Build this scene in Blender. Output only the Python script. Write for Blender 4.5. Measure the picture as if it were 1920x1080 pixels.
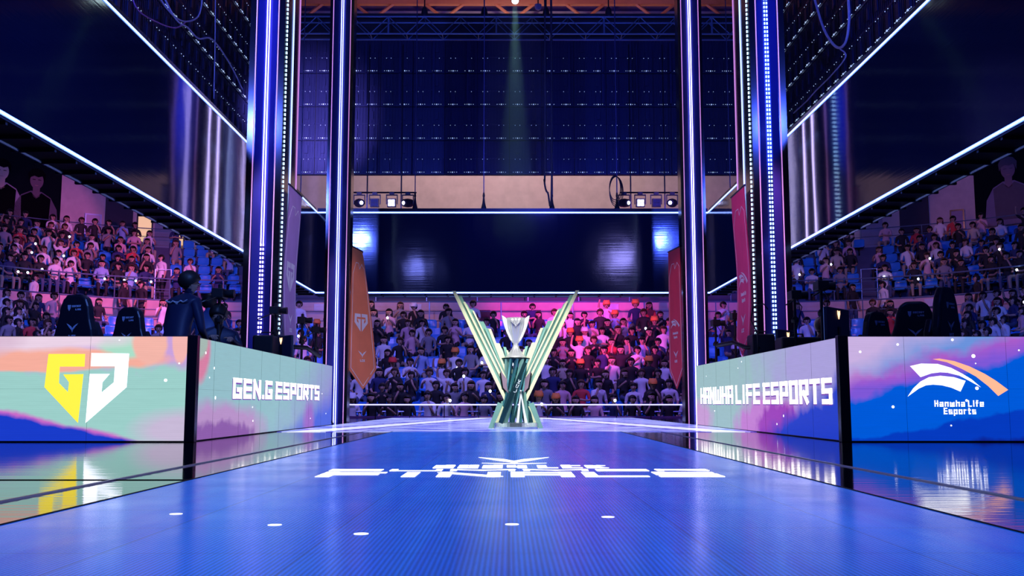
import bpy, bmesh, math, random
from mathutils import Vector, Matrix, Euler
rnd = random.Random(7)
S = bpy.context.scene
for o in list(bpy.data.objects): bpy.data.objects.remove(o)
COL = S.collection
PI = math.pi

def lin(c):
    return tuple(((v/255)/12.92 if v/255 <= .04045 else ((v/255+.055)/1.055)**2.4) for v in c)

# ------------------------------------------------------------------ camera
F = 1867.0; PITCH = math.radians(6.63); HC = .37; YAW = math.radians(-.153)
cam = bpy.data.objects.new('camera', bpy.data.cameras.new('camera')); COL.objects.link(cam)
cam.data.sensor_width = 36; cam.data.lens = F*36/1920; cam.data.clip_end = 200; cam.data.clip_start = .02
cam.location = (0, 0, HC); cam.rotation_euler = (PI/2+PITCH, 0, YAW)
S.camera = cam
RM = Euler((PI/2+PITCH, 0, YAW)).to_matrix(); RI = RM.transposed()
def at(px, py, Y):
    d = RM @ Vector(((px-960)/F, (540-py)/F, -1)); k = Y/d.y
    return Vector((d.x*k, Y, HC+d.z*k))
def atx(px, py, X):
    d = RM @ Vector(((px-960)/F, (540-py)/F, -1)); k = X/d.x
    return Vector((X, d.y*k, HC+d.z*k))
def proj(p):
    v = RI @ (Vector(p)-Vector((0, 0, HC)))
    return 960+F*v.x/-v.z, 540-F*v.y/-v.z

# ------------------------------------------------------------------ world, view, cycles
S.view_settings.view_transform = 'Standard'; S.view_settings.look = 'None'
S.view_settings.gamma = 1; S.view_settings.use_curve_mapping = False
S.view_settings.exposure = 0.0
S.cycles.use_denoising = True
S.cycles.max_bounces = 6; S.cycles.diffuse_bounces = 2; S.cycles.glossy_bounces = 4; S.cycles.volume_bounces = 0
S.cycles.transparent_max_bounces = 8
S.cycles.sample_clamp_indirect = 6; S.cycles.caustics_reflective = False; S.cycles.caustics_refractive = False
w = bpy.data.worlds.new('world'); S.world = w; w.use_nodes = True
w.node_tree.nodes['Background'].inputs[0].default_value = (.003, .006, .05, 1)
w.node_tree.nodes['Background'].inputs[1].default_value = 1.0

def spot(name, loc, target, color, power, angle=50, blend=.6, size=.15):
    l = bpy.data.lights.new(name, 'SPOT'); l.color = color; l.energy = power
    l.spot_size = math.radians(angle); l.spot_blend = blend; l.shadow_soft_size = size
    o = bpy.data.objects.new(name, l); COL.objects.link(o); o.location = loc
    o.rotation_euler = (Vector(target)-Vector(loc)).to_track_quat('-Z', 'Y').to_euler()
    return o
BLUE = (.10, .16, 1); MAG = (1, .05, .62); VIO = (.42, .18, 1); WARM = (1, .56, .42); WHITE = (1, 1, 1)
# unseen spots added to light crowd, walls, rig, screens, trophy and booths
spot('crowd_wash_blue', (-4.2, 24.3, 6.9), (-5, 31.5, 0), (.26, .20, 1), 1450, 84, .5)
spot('crowd_wash_blue', (.2, 24.3, 6.9), (.2, 31.5, 0), (.24, .22, 1), 950, 84, .5)
spot('crowd_wash_blue', (4.4, 24.3, 6.9), (5.2, 31.5, 0), (.30, .14, 1), 1200, 84, .5)
spot('crowd_wash_left', (-7.9, 22, 8.2), (-14, 35, 4.5), (.28, .22, 1), 3300, 80)
spot('crowd_wash_right', (8.1, 22, 8.2), (15, 36, 4.5), (.11, .16, 1), 2000, 80)
spot('crowd_spot_magenta', (1.5, 27.5, 2.9), (4.2, 34.5, 2.6), (1, .07, .50), 1500, 56, .8)
spot('wall_spot_magenta', (1.6, 30.5, 5.6), (1.9, 36.9, 3.6), (1, .05, .72), 1900, 60, .7)
spot('crowd_spot_pink', (-3.2, 27.2, 2.6), (-6.6, 33, 1.8), (1, .10, .5), 420, 30, .8)
spot('wall_spot_warm', (-4.8, 31.5, 5.6), (-5, 36.9, 3.9), (1, .40, .34), 330, 66, .8)
spot('wall_spot_pink_left', (-11, 31.5, 6.4), (-14, 36, 4.0), (1, .16, .50), 1300, 85, .7)
spot('wall_spot_pink_high', (-9, 29, 9.8), (-17.6, 39, 8.4), (1, .15, .55), 1500, 17, .5)
spot('wall_spot_right', (12, 31.5, 6.4), (14.5, 36, 4.0), (.9, .28, .2), 200, 95, .8)
spot('wall_spot_right_high', (9, 29, 9.8), (17.9, 39.0, 8.4), (.9, .28, .36), 620, 19, .6)
spot('wall_wash_beige', (0, 36, 15.8), (0, 44, 9.6), (1, .76, .80), 3000, 125, .8)
spot('roof_wash_orange', (0, 33, 12.8), (0, 42, 17.5), (.9, .42, .55), 1100, 120, .8)
spot('rig_wash_violet', (-6, 22, 7.2), (-6.2, 30, 9.2), (.34, .26, 1), 8000, 34, 1)
spot('rig_wash_blue', (1, 16, 7.0), (.5, 30, 9.0), (.05, .07, 1), 1700, 80, .9)
spot('side_wash_left', (-5.6, 10, 6.5), (-7.1, 22, 9.5), (.08, .14, 1), 3200, 100, .8)
spot('side_wash_right', (5.8, 10, 6.5), (7.2, 22, 9.5), (.05, .10, 1), 2200, 100, .8)
spot('trophy_key', (-1.2, 8.5, 6.5), (.1, 14.9, .9), (1, 1, .94), 2300, 18, .6, .1)
spot('trophy_key', (1.6, 8.5, 6.5), (.1, 14.9, .9), (.95, 1, .97), 1900, 18, .6, .1)
spot('trophy_key', (.1, 6.0, 2.6), (.1, 14.9, .9), (.95, .97, 1), 450, 9, .6, .25)
spot('front_rig', (-4.9, -5, 7.5), (-2.2, 23.6, 3.7), (.20, .24, 1), 330, 12, .8, .45)
spot('front_rig', (5.9, -5, 8.0), (2.65, 23.6, 3.9), (.32, .30, 1), 520, 12, .8, .55)
spot('booth_wash_left', (-2.0, 6.0, 6.0), (-4.4, 12, 1.2), (.12, .26, 1), 1300, 50)
spot('booth_wash_right', (2.2, 6.0, 6.0), (4.6, 12, 1.2), (.06, .12, 1), 120, 50)

# ------------------------------------------------------------------ materials
MATS = {}
def mat(name, color=(.5, .5, .5), rough=.5, metal=0, emit=None, strength=0, spec=.5, coat=0, bump=None):
    if name in MATS: return MATS[name]
    m = bpy.data.materials.new(name); m.use_nodes = True; MATS[name] = m
    nt = m.node_tree; b = nt.nodes['Principled BSDF']
    b.inputs['Roughness'].default_value = rough; b.inputs['Metallic'].default_value = metal
    b.inputs['Specular IOR Level'].default_value = spec; b.inputs['Coat Weight'].default_value = coat
    if emit is not None:
        b.inputs['Emission Color'].default_value = (*emit, 1); b.inputs['Emission Strength'].default_value = strength
        b.inputs['Base Color'].default_value = (*color, 1)
    else:
        # slight procedural unevenness of the surface colour
        tc = nt.nodes.new('ShaderNodeTexCoord'); n = nt.nodes.new('ShaderNodeTexNoise'); n.inputs['Scale'].default_value = 3
        r = nt.nodes.new('ShaderNodeMix'); r.data_type = 'RGBA'
        r.inputs[6].default_value = (*[c*.82 for c in color], 1); r.inputs[7].default_value = (*[min(1, c*1.15) for c in color], 1)
        nt.links.new(tc.outputs['Object'], n.inputs['Vector']); nt.links.new(n.outputs['Fac'], r.inputs[0]); nt.links.new(r.outputs[2], b.inputs['Base Color'])
    if bump:
        sc, st, dist = bump
        tc = nt.nodes.new('ShaderNodeTexCoord'); mp = nt.nodes.new('ShaderNodeMapping'); mp.inputs['Scale'].default_value = sc
        n = nt.nodes.new('ShaderNodeTexNoise'); n.inputs['Scale'].default_value = 1; n.inputs['Detail'].default_value = 3
        bp = nt.nodes.new('ShaderNodeBump'); bp.inputs['Strength'].default_value = st; bp.inputs['Distance'].default_value = dist
        nt.links.new(tc.outputs['Object'], mp.inputs['Vector']); nt.links.new(mp.outputs[0], n.inputs['Vector'])
        nt.links.new(n.outputs['Fac'], bp.inputs['Height']); nt.links.new(bp.outputs[0], b.inputs['Normal'])
    return m

class NB:
    """tiny helper for maths in a node tree"""
    def __init__(s, nt): s.nt = nt
    def m(s, op, a, b=None, c=None, clamp=False):
        n = s.nt.nodes.new('ShaderNodeMath'); n.operation = op; n.use_clamp = clamp
        for i, v in enumerate((a, b, c)):
            if v is None: continue
            if isinstance(v, (int, float)): n.inputs[i].default_value = v
            else: s.nt.links.new(v, n.inputs[i])
        return n.outputs[0]
    def noise(s, vec, scale, detail=3, off=(0, 0, 0), sc=(1, 1, 1)):
        mp = s.nt.nodes.new('ShaderNodeMapping'); mp.inputs['Location'].default_value = off; mp.inputs['Scale'].default_value = sc
        n = s.nt.nodes.new('ShaderNodeTexNoise'); n.inputs['Scale'].default_value = scale; n.inputs['Detail'].default_value = detail
        s.nt.links.new(vec, mp.inputs['Vector']); s.nt.links.new(mp.outputs[0], n.inputs['Vector'])
        return n.outputs['Fac']
    def mix(s, f, a, b):
        n = s.nt.nodes.new('ShaderNodeMix'); n.data_type = 'RGBA'
        for i, v in ((0, f), (6, a), (7, b)):
            if isinstance(v, (int, float)): n.inputs[i].default_value = v
            elif isinstance(v, tuple): n.inputs[i].default_value = (*v, 1)
            else: s.nt.links.new(v, n.inputs[i])
        return n.outputs[2]

def led_content(name, wd, ht, base, layers, strength=1.0):
    """animated-artwork screen: colour fields cut by noisy lines and discs, u 0..1, v 0..1 over the panel"""
    m = bpy.data.materials.new(name); m.use_nodes = True; nt = m.node_tree; b = nt.nodes['Principled BSDF']; N = NB(nt)
    tc = nt.nodes.new('ShaderNodeTexCoord'); sp = nt.nodes.new('ShaderNodeSeparateXYZ'); nt.links.new(tc.outputs['Object'], sp.inputs[0])
    u = N.m('DIVIDE', sp.outputs[0], wd); v = N.m('DIVIDE', sp.outputs[2], ht)
    col = base
    for i, L in enumerate(layers):
        kind, c, p, amp, soft = L[:5]
        ns = L[5] if len(L) > 5 else 2.2
        nz = N.m('MULTIPLY', N.m('SUBTRACT', N.noise(tc.outputs['Object'], ns, 5, (i*7.3, 0, i*3.1)), .5), amp)
        if kind == 'line':     # a*u+b*v+c > 0
            t = N.m('ADD', N.m('ADD', N.m('MULTIPLY', u, p[0]), N.m('MULTIPLY', v, p[1])), p[2])
        else:                  # disc u0, v0, ru, rv
            du = N.m('DIVIDE', N.m('SUBTRACT', u, p[0]), p[2]); dv = N.m('DIVIDE', N.m('SUBTRACT', v, p[1]), p[3])
            t = N.m('SUBTRACT', 1, N.m('SQRT', N.m('ADD', N.m('MULTIPLY', du, du), N.m('MULTIPLY', dv, dv))))
        t = N.m('ADD', t, nz)
        f = N.m('ADD', N.m('DIVIDE', t, soft), .5, clamp=True)
        f = N.m('MULTIPLY', f, L[6] if len(L) > 6 else 1)
        col = N.mix(f, col, c)
    # brush-like streaks and pixel rows of the screen itself
    st = N.noise(tc.outputs['Object'], 1, 4, (3, 0, 1), (3, 1, 38))
    row = N.m('SINE', N.m('MULTIPLY', sp.outputs[2], 2*PI/.02))
    k = N.m('ADD', N.m('ADD', N.m('MULTIPLY', st, .16), .92), N.m('MULTIPLY', row, .02))
    nt.links.new(N.m('MULTIPLY', k, strength), b.inputs['Emission Strength'])
    if isinstance(col, tuple): b.inputs['Emission Color'].default_value = (*col, 1)
    else: nt.links.new(col, b.inputs['Emission Color'])
    b.inputs['Base Color'].default_value = (.01, .01, .012, 1); b.inputs['Roughness'].default_value = .5
    return m

black = mat('black_gloss', (.006, .006, .012), .18, 0, spec=.6)
black_matte = mat('black_matte', (.012, .012, .018), .6)
black_metal = mat('black_metal', (.03, .03, .05), .35, .8)
steel_blue = mat('painted_steel', (.20, .30, .45), .35, .5)
chrome = mat('chrome', (.7, .72, .75), .12, 1)
white_led = mat('white_led', (1, 1, 1), .5, emit=(1, 1, 1), strength=1.6)
strip_blue = mat('strip_blue', (1, 1, 1), .5, emit=(.08, .18, 1), strength=3.0)
strip_core = mat('strip_core', (1, 1, 1), .5, emit=(.40, .55, 1), strength=3)
strip_ice = mat('strip_ice', (1, 1, 1), .5, emit=(.30, .42, 1), strength=2.8)
strip_side = mat('strip_side', (1, 1, 1), .5, emit=(.55, .45, 1), strength=9)
strip_dot = mat('strip_dot', (1, 1, 1), .5, emit=(.42, .70, 1), strength=3)
strip_pink = mat('strip_pink', (1, 1, 1), .5, emit=(.62, .22, .72), strength=.95)
phone_glow = mat('light_stick_glow', (1, 1, 1), .5, emit=(.6, .7, 1), strength=7)
pink_glow = mat('light_stick_glow_pink', (1, 1, 1), .5, emit=(1, .25, .7), strength=5)

# ------------------------------------------------------------------ mesh builder
class MB:
    def __init__(s): s.v = []; s.f = []; s.mi = []
    def add(s, vs, fs, mi=0, M=None):
        b = len(s.v)
        for p in vs: s.v.append(tuple(M @ Vector(p)) if M else tuple(p))
        for f in fs: s.f.append(tuple(b+i for i in f)); s.mi.append(mi)
    def box(s, x0, y0, z0, x1, y1, z1, mi=0, M=None):
        s.add([(x0, y0, z0), (x1, y0, z0), (x1, y1, z0), (x0, y1, z0), (x0, y0, z1), (x1, y0, z1), (x1, y1, z1), (x0, y1, z1)],
              [(0, 3, 2, 1), (4, 5, 6, 7), (0, 1, 5, 4), (1, 2, 6, 5), (2, 3, 7, 6), (3, 0, 4, 7)], mi, M)
        return s
    def tube(s, pts, r, n=8, mi=0, cap=True):
        pts = [Vector(p) for p in pts]; rs = r if isinstance(r, (list, tuple)) else [r]*len(pts)
        rings = []; b = len(s.v); up = None
        for i, p in enumerate(pts):
            t = (pts[min(i+1, len(pts)-1)]-pts[max(i-1, 0)]).normalized()
            if up is None: up = Vector((0, 0, 1)) if abs(t.z) < .9 else Vector((0, 1, 0))
            a = t.cross(up).normalized(); c = a.cross(t).normalized(); up = c
            for k in range(n):
                an = 2*PI*k/n; s.v.append(tuple(p+(a*math.cos(an)+c*math.sin(an))*rs[i]))
        for i in range(len(pts)-1):
            for k in range(n):
                k2 = (k+1) % n; s.f.append((b+i*n+k, b+i*n+k2, b+(i+1)*n+k2, b+(i+1)*n+k)); s.mi.append(mi)
        if cap:
            s.f.append(tuple(b+k for k in range(n))[::-1]); s.mi.append(mi)
            e = b+(len(pts)-1)*n; s.f.append(tuple(e+k for k in range(n))); s.mi.append(mi)
        return s
    def lathe(s, prof, n=32, mi=0, M=None, sx=1, sy=1):
        vs = []; fs = []
        for r, z in prof:
            for k in range(n): a = 2*PI*k/n; vs.append((r*sx*math.cos(a), r*sy*math.sin(a), z))
        for i in range(len(prof)-1):
            for k in range(n): k2 = (k+1) % n; fs.append((i*n+k, i*n+k2, (i+1)*n+k2, (i+1)*n+k))
        fs.append(tuple(range(n))[::-1]); fs.append(tuple((len(prof)-1)*n+k for k in range(n)))
        s.add(vs, fs, mi, M); return s
    def prism(s, poly, t0, t1, M=None, mi=0, fn=None):
        """poly in (x, z), extruded along y from t0 to t1"""
        n = len(poly); A = sum(poly[i][0]*poly[(i+1) % n][1]-poly[(i+1) % n][0]*poly[i][1] for i in range(n))
        if A < 0: poly = poly[::-1]
        vs = [(x, t0, z) for x, z in poly]+[(x, t1, z) for x, z in poly]
        if fn: vs = [fn(p) for p in vs]
        fs = [tuple(range(n)), tuple(range(2*n-1, n-1, -1))]+[(i, i+n, (i+1) % n+n, (i+1) % n) for i in range(n)]
        s.add(vs, fs, mi, M); return s
    def mesh(s, name, mats, smooth=False):
        me = bpy.data.meshes.new(name); me.from_pydata(s.v, [], s.f)
        for m in (mats if isinstance(mats, (list, tuple)) else [mats]): me.materials.append(m)
        me.polygons.foreach_set('material_index', s.mi)
        if smooth: me.polygons.foreach_set('use_smooth', [True]*len(s.f))
        me.update(); return me
    def build(s, name, mats, parent=None, loc=None, rot=None, smooth=False):
        return link(name, s.mesh(name, mats, smooth), parent, loc, rot)
def link(name, data, parent=None, loc=None, rot=None):
    o = bpy.data.objects.new(name, data); COL.objects.link(o)
    if parent: o.parent = parent
    if loc: o.location = loc
    if rot: o.rotation_euler = rot
    return o
LABELS = {}
def tag(o, label, cat, group=None, kind=None):
    o['label'] = label; o['category'] = cat
    if group: o['group'] = group
    if kind: o['kind'] = kind
    return o
def thing(name, label, cat, loc=(0, 0, 0), rz=0, group=None):
    o = bpy.data.objects.new(name, None); COL.objects.link(o); o.location = loc; o.rotation_euler = (0, 0, rz)
    o.empty_display_size = .1
    return tag(o, label, cat, group)
def struct(name, mb, m, **k):
    o = mb.build(name, m, **k); o['kind'] = 'structure'; return o
def bevel(o, wdt=.01, seg=2):
    b = o.modifiers.new('bevel', 'BEVEL'); b.width = wdt; b.segments = seg; b.limit_method = 'ANGLE'; return o
def copy_tree(o, parent=None):
    c = o.copy(); COL.objects.link(c)
    if parent: c.parent = parent
    for ch in o.children: copy_tree(ch, c)
    return c
def ordn(n):
    if 10 <= n % 100 <= 20: return f'{n}th'
    return f"{n}{ {1:'st',2:'nd',3:'rd'}.get(n%10,'th')}"

# ------------------------------------------------------------------ lettering
GL = {
 'G': [[(1, 1), (0, 1), (0, 0), (1, 0), (1, .42), (.6, .42)]], 'E': [[(1, 1), (0, 1), (0, 0), (1, 0)], [(0, .5), (1, .5)]],
 'N': [[(0, 0), (0, 1), (1, 0), (1, 1)]], 'S': [[(1, 1), (0, 1), (0, .5), (1, .5), (1, 0), (0, 0)]],
 'P': [[(0, 0), (0, 1), (1, 1), (1, .42), (0, .42)]], 'O': [[(0, 0), (0, 1), (1, 1), (1, 0), (0, 0)]],
 'R': [[(0, 0), (0, 1), (1, 1), (1, .45), (0, .45)], [(.45, .45), (1, 0)]], 'T': [[(-.05, 1), (1.05, 1)], [(.5, 1), (.5, 0)]],
 'H': [[(0, 0), (0, 1)], [(1, 0), (1, 1)], [(0, .5), (1, .5)]], 'A': [[(0, 0), (0, 1), (1, 1), (1, 0)], [(0, .42), (1, .42)]],
 'W': [[(0, 1), (0, 0), (1, 0), (1, 1)], [(.5, 0), (.5, .8)]], 'L': [[(0, 1), (0, 0), (1, 0)]], 'I': [[(.5, 0), (.5, 1)]],
 'F': [[(0, 0), (0, 1), (1, 1)], [(0, .5), (.9, .5)]], 'K': [[(0, 0), (0, 1)], [(1, 1), (.1, .5), (1, 0)]],
 'C': [[(1, 1), (0, 1), (0, 0), (1, 0)]], 'U': [[(0, 1), (0, 0), (1, 0), (1, 1)]], 'M': [[(0, 0), (0, 1), (.5, .35), (1, 1), (1, 0)]],
 'B': [[(0, 0), (0, 1), (.9, 1), (.9, .5), (1, .5), (1, 0), (0, 0)], [(0, .5), (.9, .5)]],
 '2': [[(0, 1), (1, 1), (1, .5), (0, .5), (0, 0), (1, 0)]], '0': [[(0, 0), (0, 1), (1, 1), (1, 0), (0, 0)]],
 '4': [[(0, 1), (0, .4), (1, .4)], [(1, 1), (1, 0)]],
 'a': [[(.05, .68), (1, .68), (1, 0), (0, 0), (0, .34), (1, .34)]], 'n': [[(0, 0), (0, .68), (1, .68), (1, 0)]],
 'w': [[(0, .68), (0, 0), (1, 0), (1, .68)], [(.5, 0), (.5, .6)]], 'h': [[(0, 1), (0, 0)], [(0, .68), (1, .68), (1, 0)]],
 'i': [[(.5, 0), (.5, .68)], [(.5, .93), (.5, 1.0)]], 'f': [[(.9, 1), (.3, 1), (.3, 0)], [(0, .62), (.9, .62)]],
 'e': [[(1, 0), (0, 0), (0, .68), (1, .68), (1, .34), (0, .34)]], 's': [[(1, .68), (0, .68), (0, .34), (1, .34), (1, 0), (0, 0)]],
 'p': [[(0, -.3), (0, .68), (1, .68), (1, 0), (0, 0)]], 'o': [[(0, 0), (0, .68), (1, .68), (1, 0), (0, 0)]],
 'r': [[(0, 0), (0, .68), (.9, .68)]], 't': [[(.35, 1), (.35, 0), (1, 0)], [(0, .68), (1, .68)]],
}
NARROW = {'I': .55, 'i': .3, '.': .22, ' ': .12, 'W': 1.35, 'M': 1.25, 'w': 1.25, 'f': .75, 'r': .8, 't': .8}
def lettering(mb, text, x0, z0, wd, ht, th, fn=None, t0=-.003, t1=0, gap=.2, M=None, mi=0, slant=0):
    """stroke letters filling a wd x ht box from (x0, z0); th = stroke width in metres"""
    tot = sum(NARROW.get(c, 1) for c in text)+gap*(len(text)-1)
    cw = wd/tot; x = x0; h = th/2
    for c in text:
        w_ = cw*NARROW.get(c, 1)
        if c == '.': mb.prism([(x, z0), (x+th, z0), (x+th, z0+th), (x, z0+th)], t0, t1, M, mi, fn)
        elif c != ' ':
            for st in GL[c]:
                P = [Vector((x+h+a*(w_-th) if NARROW.get(c, 1) > .5 else x+w_/2, z0+h+b*(ht-th))) for a, b in st]
                for a, b in zip(P, P[1:]):
                    d = (b-a); d = d.normalized() if d.length > 1e-6 else Vector((1, 0)); n = Vector((-d.y, d.x))*h
                    a2, b2 = a-d*h*.98, b+d*h*.98
                    q = [a2-n, b2-n, b2+n, a2+n]
                    mb.prism([(p.x+slant*(p.y-z0), p.y) for p in q], t0, t1, M, mi, fn)
        x += w_+gap*cw
WING = [(-1, .62), (-.28, .25), (0, -.08), (.28, .25), (1, .62), (.42, -.02), (.1, -.3), (0, -.62), (-.1, -.3), (-.42, -.02)]
def wing_logo(mb, cx, cz, s, fn=None, M=None, t0=-.003, t1=0, mi=0, text=True):
    mb.prism([(cx+a*s, cz+b*s) for a, b in WING], t0, t1, M, mi, fn)
    if text: lettering(mb, 'LCK', cx-s*.55, cz-s*1.35, s*1.1, s*.42, s*.12, fn, t0, t1, M=M, mi=mi)
GG_L = [(235, 472), (437, 472), (437, 542), (300, 542), (300, 632), (353, 683), (356, 628), (322, 585), (433, 583), (416, 850), (222, 655)]
GG_R = [(472, 467), (680, 470), (674, 655), (458, 850), (468, 582), (578, 582), (540, 628), (537, 685), (603, 628), (605, 540), (472, 540)]
HL_A = [(200, 262), (350, 228), (570, 232), (750, 285), (900, 365), (1020, 440), (1138, 545), (1000, 465), (860, 390), (700, 350), (600, 345), (480, 360), (335, 410)]
HL_B = [(150, 670), (230, 560), (330, 470), (450, 410), (600, 392), (780, 410), (938, 460), (862, 603), (740, 550), (620, 520), (500, 510), (400, 520), (300, 565)]
HL_C = [(510, 168), (600, 160), (800, 195), (1000, 265), (1200, 365), (1350, 460), (1505, 580), (1368, 662), (1240, 530), (1080, 400), (900, 300), (700, 210)]
def mapped(poly, cx, cy, s, ox, oz): return [(ox+(x-cx)*s, oz-(y-cy)*s) for x, y in poly]

# ------------------------------------------------------------------ structure: floors, stage
BX0, BX1, BY0, BY1, BH = -3.10, 3.27, 9.76, 17.5, 1.03        # the two led corner walls
SX0, SX1, SY1 = -4.62, 4.78, 23.6                             # hung screen ring
SZ0, SZ1 = 2.99, 4.93
STAGE_END = 26.5
def floor_mat(name, base, rough, emit_fn=None, bump=(.6, 14, .3), bstr=.05):
    m = bpy.data.materials.new(name); m.use_nodes = True; nt = m.node_tree; b = nt.nodes['Principled BSDF']; N = NB(nt)
    b.inputs['Base Color'].default_value = (*base, 1); b.inputs['Roughness'].default_value = rough
    tc = nt.nodes.new('ShaderNodeTexCoord')
    nz = N.noise(tc.outputs['Object'], 1, 2, (0, 0, 0), bump)
    bp = nt.nodes.new('ShaderNodeBump'); bp.inputs['Strength'].default_value = bstr; bp.inputs['Distance'].default_value = .02
    nt.links.new(nz, bp.inputs['Height']); nt.links.new(bp.outputs[0], b.inputs['Normal'])
    rg = N.m('ADD', N.m('MULTIPLY', N.noise(tc.outputs['Object'], 2.5, 4), rough*.6), rough*.7)
    nt.links.new(rg, b.inputs['Roughness'])
    if emit_fn: emit_fn(nt, b, N, tc)
    return m
gloss_floor = floor_mat('gloss_stage_floor', (.004, .006, .02), .07)
def runway_emit(nt, b, N, tc):
    sp = nt.nodes.new('ShaderNodeSeparateXYZ'); nt.links.new(tc.outputs['Object'], sp.inputs[0])
    n1 = N.noise(tc.outputs['Object'], 1, 3, (0, 0, 0), (1.1, .22, 1))
    n2 = N.noise(tc.outputs['Object'], 1, 3, (9, 4, 0), (14, .35, 1))
    f = N.m('ADD', N.m('MULTIPLY', N.m('SUBTRACT', n1, .5), 2.0), .5, clamp=True)
    c = N.mix(f, lin((0, 50, 182)), lin((0, 100, 245)))
    g = N.m('ADD', N.m('MULTIPLY', N.m('SUBTRACT', n2, .5), 2.6), .5, clamp=True)
    c = N.mix(N.m('MULTIPLY', g, .35), c, lin((0, 112, 232)))
    # pixel columns of the led tiles, and their joints every half metre
    colm = N.m('SINE', N.m('MULTIPLY', sp.outputs[0], 2*PI/.013))
    def joint(x, step, wdt):
        fr = N.m('ABSOLUTE', N.m('SUBTRACT', N.m('FRACT', N.m('ADD', N.m('DIVIDE', x, step), 100)), .5))
        return N.m('GREATER_THAN', fr, .5-wdt)
    j = N.m('MAXIMUM', joint(sp.outputs[0], .5, .006), joint(sp.outputs[1], .5, .006))
    k = N.m('MULTIPLY', N.m('ADD', .85, N.m('MULTIPLY', colm, .22)), N.m('SUBTRACT', 1, N.m('MULTIPLY', j, .35)))
    nt.links.new(c, b.inputs['Emission Color']); nt.links.new(N.m('MULTIPLY', k, .9), b.inputs['Emission Strength']); b.inputs['Specular IOR Level'].default_value = .35; b.inputs['IOR'].default_value = 1.33
runway_m = floor_mat('led_runway', (.01, .012, .03), .21, runway_emit, (9, 2, 1), .03)
def plaza_emit(nt, b, N, tc):
    sp = nt.nodes.new('ShaderNodeSeparateXYZ'); nt.links.new(tc.outputs['Object'], sp.inputs[0])
    n2 = N.noise(tc.outputs['Object'], 1, 4, (2, 4, 0), (1.2, 3.2, 1))
    f = N.m('ADD', N.m('MULTIPLY', N.m('SUBTRACT', n2, .5), 5), .5, clamp=True)
    c = N.mix(f, lin((50, 60, 215)), lin((190, 200, 255)))
    ax = N.m('ABSOLUTE', N.m('SUBTRACT', sp.outputs[0], .09))
    dg = N.m('ABSOLUTE', N.m('SUBTRACT', ax, N.m('ADD', N.m('MULTIPLY', sp.outputs[1], -.16), 4.9)))
    c = N.mix(N.m('LESS_THAN', dg, .22), c, lin((225, 230, 255)))
    c = N.mix(N.m('LESS_THAN', N.m('ABSOLUTE', N.m('SUBTRACT', dg, .34)), .05), c, lin((60, 50, 190)))
    nt.links.new(c, b.inputs['Emission Color']); b.inputs['Emission Strength'].default_value = 1.0
plaza_m = floor_mat('led_plaza', (.01, .012, .03), .2, plaza_emit)

struct('floor', MB().box(-26, -3, -1.6, 26, 46, -1.5), mat('concrete_floor', (.05, .05, .08), .7))
st = struct('stage_platform', MB().box(-12, -2, -1.5, 12, STAGE_END, 0), gloss_floor)
rw = struct('stage_runway', MB().box(-1.53, .1, 0, 1.45, 13.2, .006), runway_m)
pz = struct('stage_plaza', MB().box(-3.05, 13.2, 0, 3.25, STAGE_END-.05, .005), plaza_m)
# joint strips in the gloss floor
for i, (xa, xb, ya, yb) in enumerate([(-1.93, -1.915, .1, 15), (1.99, 2.0, .1, 15)]):
    struct(f'trim_{i+1}', MB().box(xa, ya, 0, xb, yb, .006), mat('joint_metal', (.25, .3, .6), .3, .9))
struct('trim_3', MB().box(-4.6, 4.93, 0, -1.54, 4.945, .003), black_matte)
struct('trim_4', MB().box(-1.545, .1, 0, -1.53, 13.2, .008), black_matte)
struct('trim_5', MB().box(1.45, .1, 0, 1.465, 13.2, .008), black_matte)

# lettering and emblem on the runway (led content, lies in the floor)
def ffn(p): return (p[0], p[2], .0062+.002*(1 if p[1] < 0 else 0))
mb = MB()
def flat_text(t, pxa, pxb, ya, yb, th, slant=0, g=.14):
    A = at(pxa, 0, 1); Ya, Yb = ya, yb; ym = (ya+yb)/2
    xa = (pxa-955)/F*ym*.99; xb = (pxb-955)/F*ym*.99
    lettering(mb, t, xa, Ya, xb-xa, Yb-Ya, th, ffn, gap=g, slant=slant)
flat_text('FINALS', 604, 1345, 5.06, 5.40, .07, 0, .16)
flat_text('SUMMER', 622, 1325, 5.50, 5.64, .036, 0, .16)
flat_text('2024 LCK', 815, 1135, 5.74, 6.0, .055, 0, .2)
mb.prism([(.03+a*.24, 6.5+b*.62) for a, b in WING], -.003, 0, None, 0, ffn)
mb.prism([(.03+a*.2, 6.18+b*.2) for a, b in [(-1, .2), (-.3, -.2), (.3, -.2), (1, .2), (.3, .1), (-.3, .1)]], -.003, 0, None, 0, ffn)
tag(mb.build('floor_lettering', white_led), 'white glowing title lettering shown on the blue runway floor', 'lettering')
for i, (px, py, lab) in enumerate([(330, 967, 'leftmost'), (515, 988, 'second from the left, long'), (677, 1005, 'third from the left, nearest the camera'), (960, 987, 'in the runway centre'), (1140, 973, 'right of the runway centre'), (745, 1025, None)]):
    if lab is None: continue
    d = math.tan(math.atan((py-540)/F)-PITCH); Y = HC/d; p = at(px, py, Y)
    s = MB().lathe([(.021, 0), (.021, .001)], 20).build('floor_star', white_led, loc=(p.x, Y, .006))
    tag(s, f'small white light dot on the runway floor, {lab}', 'light dot', 'light dots on the runway')

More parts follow.
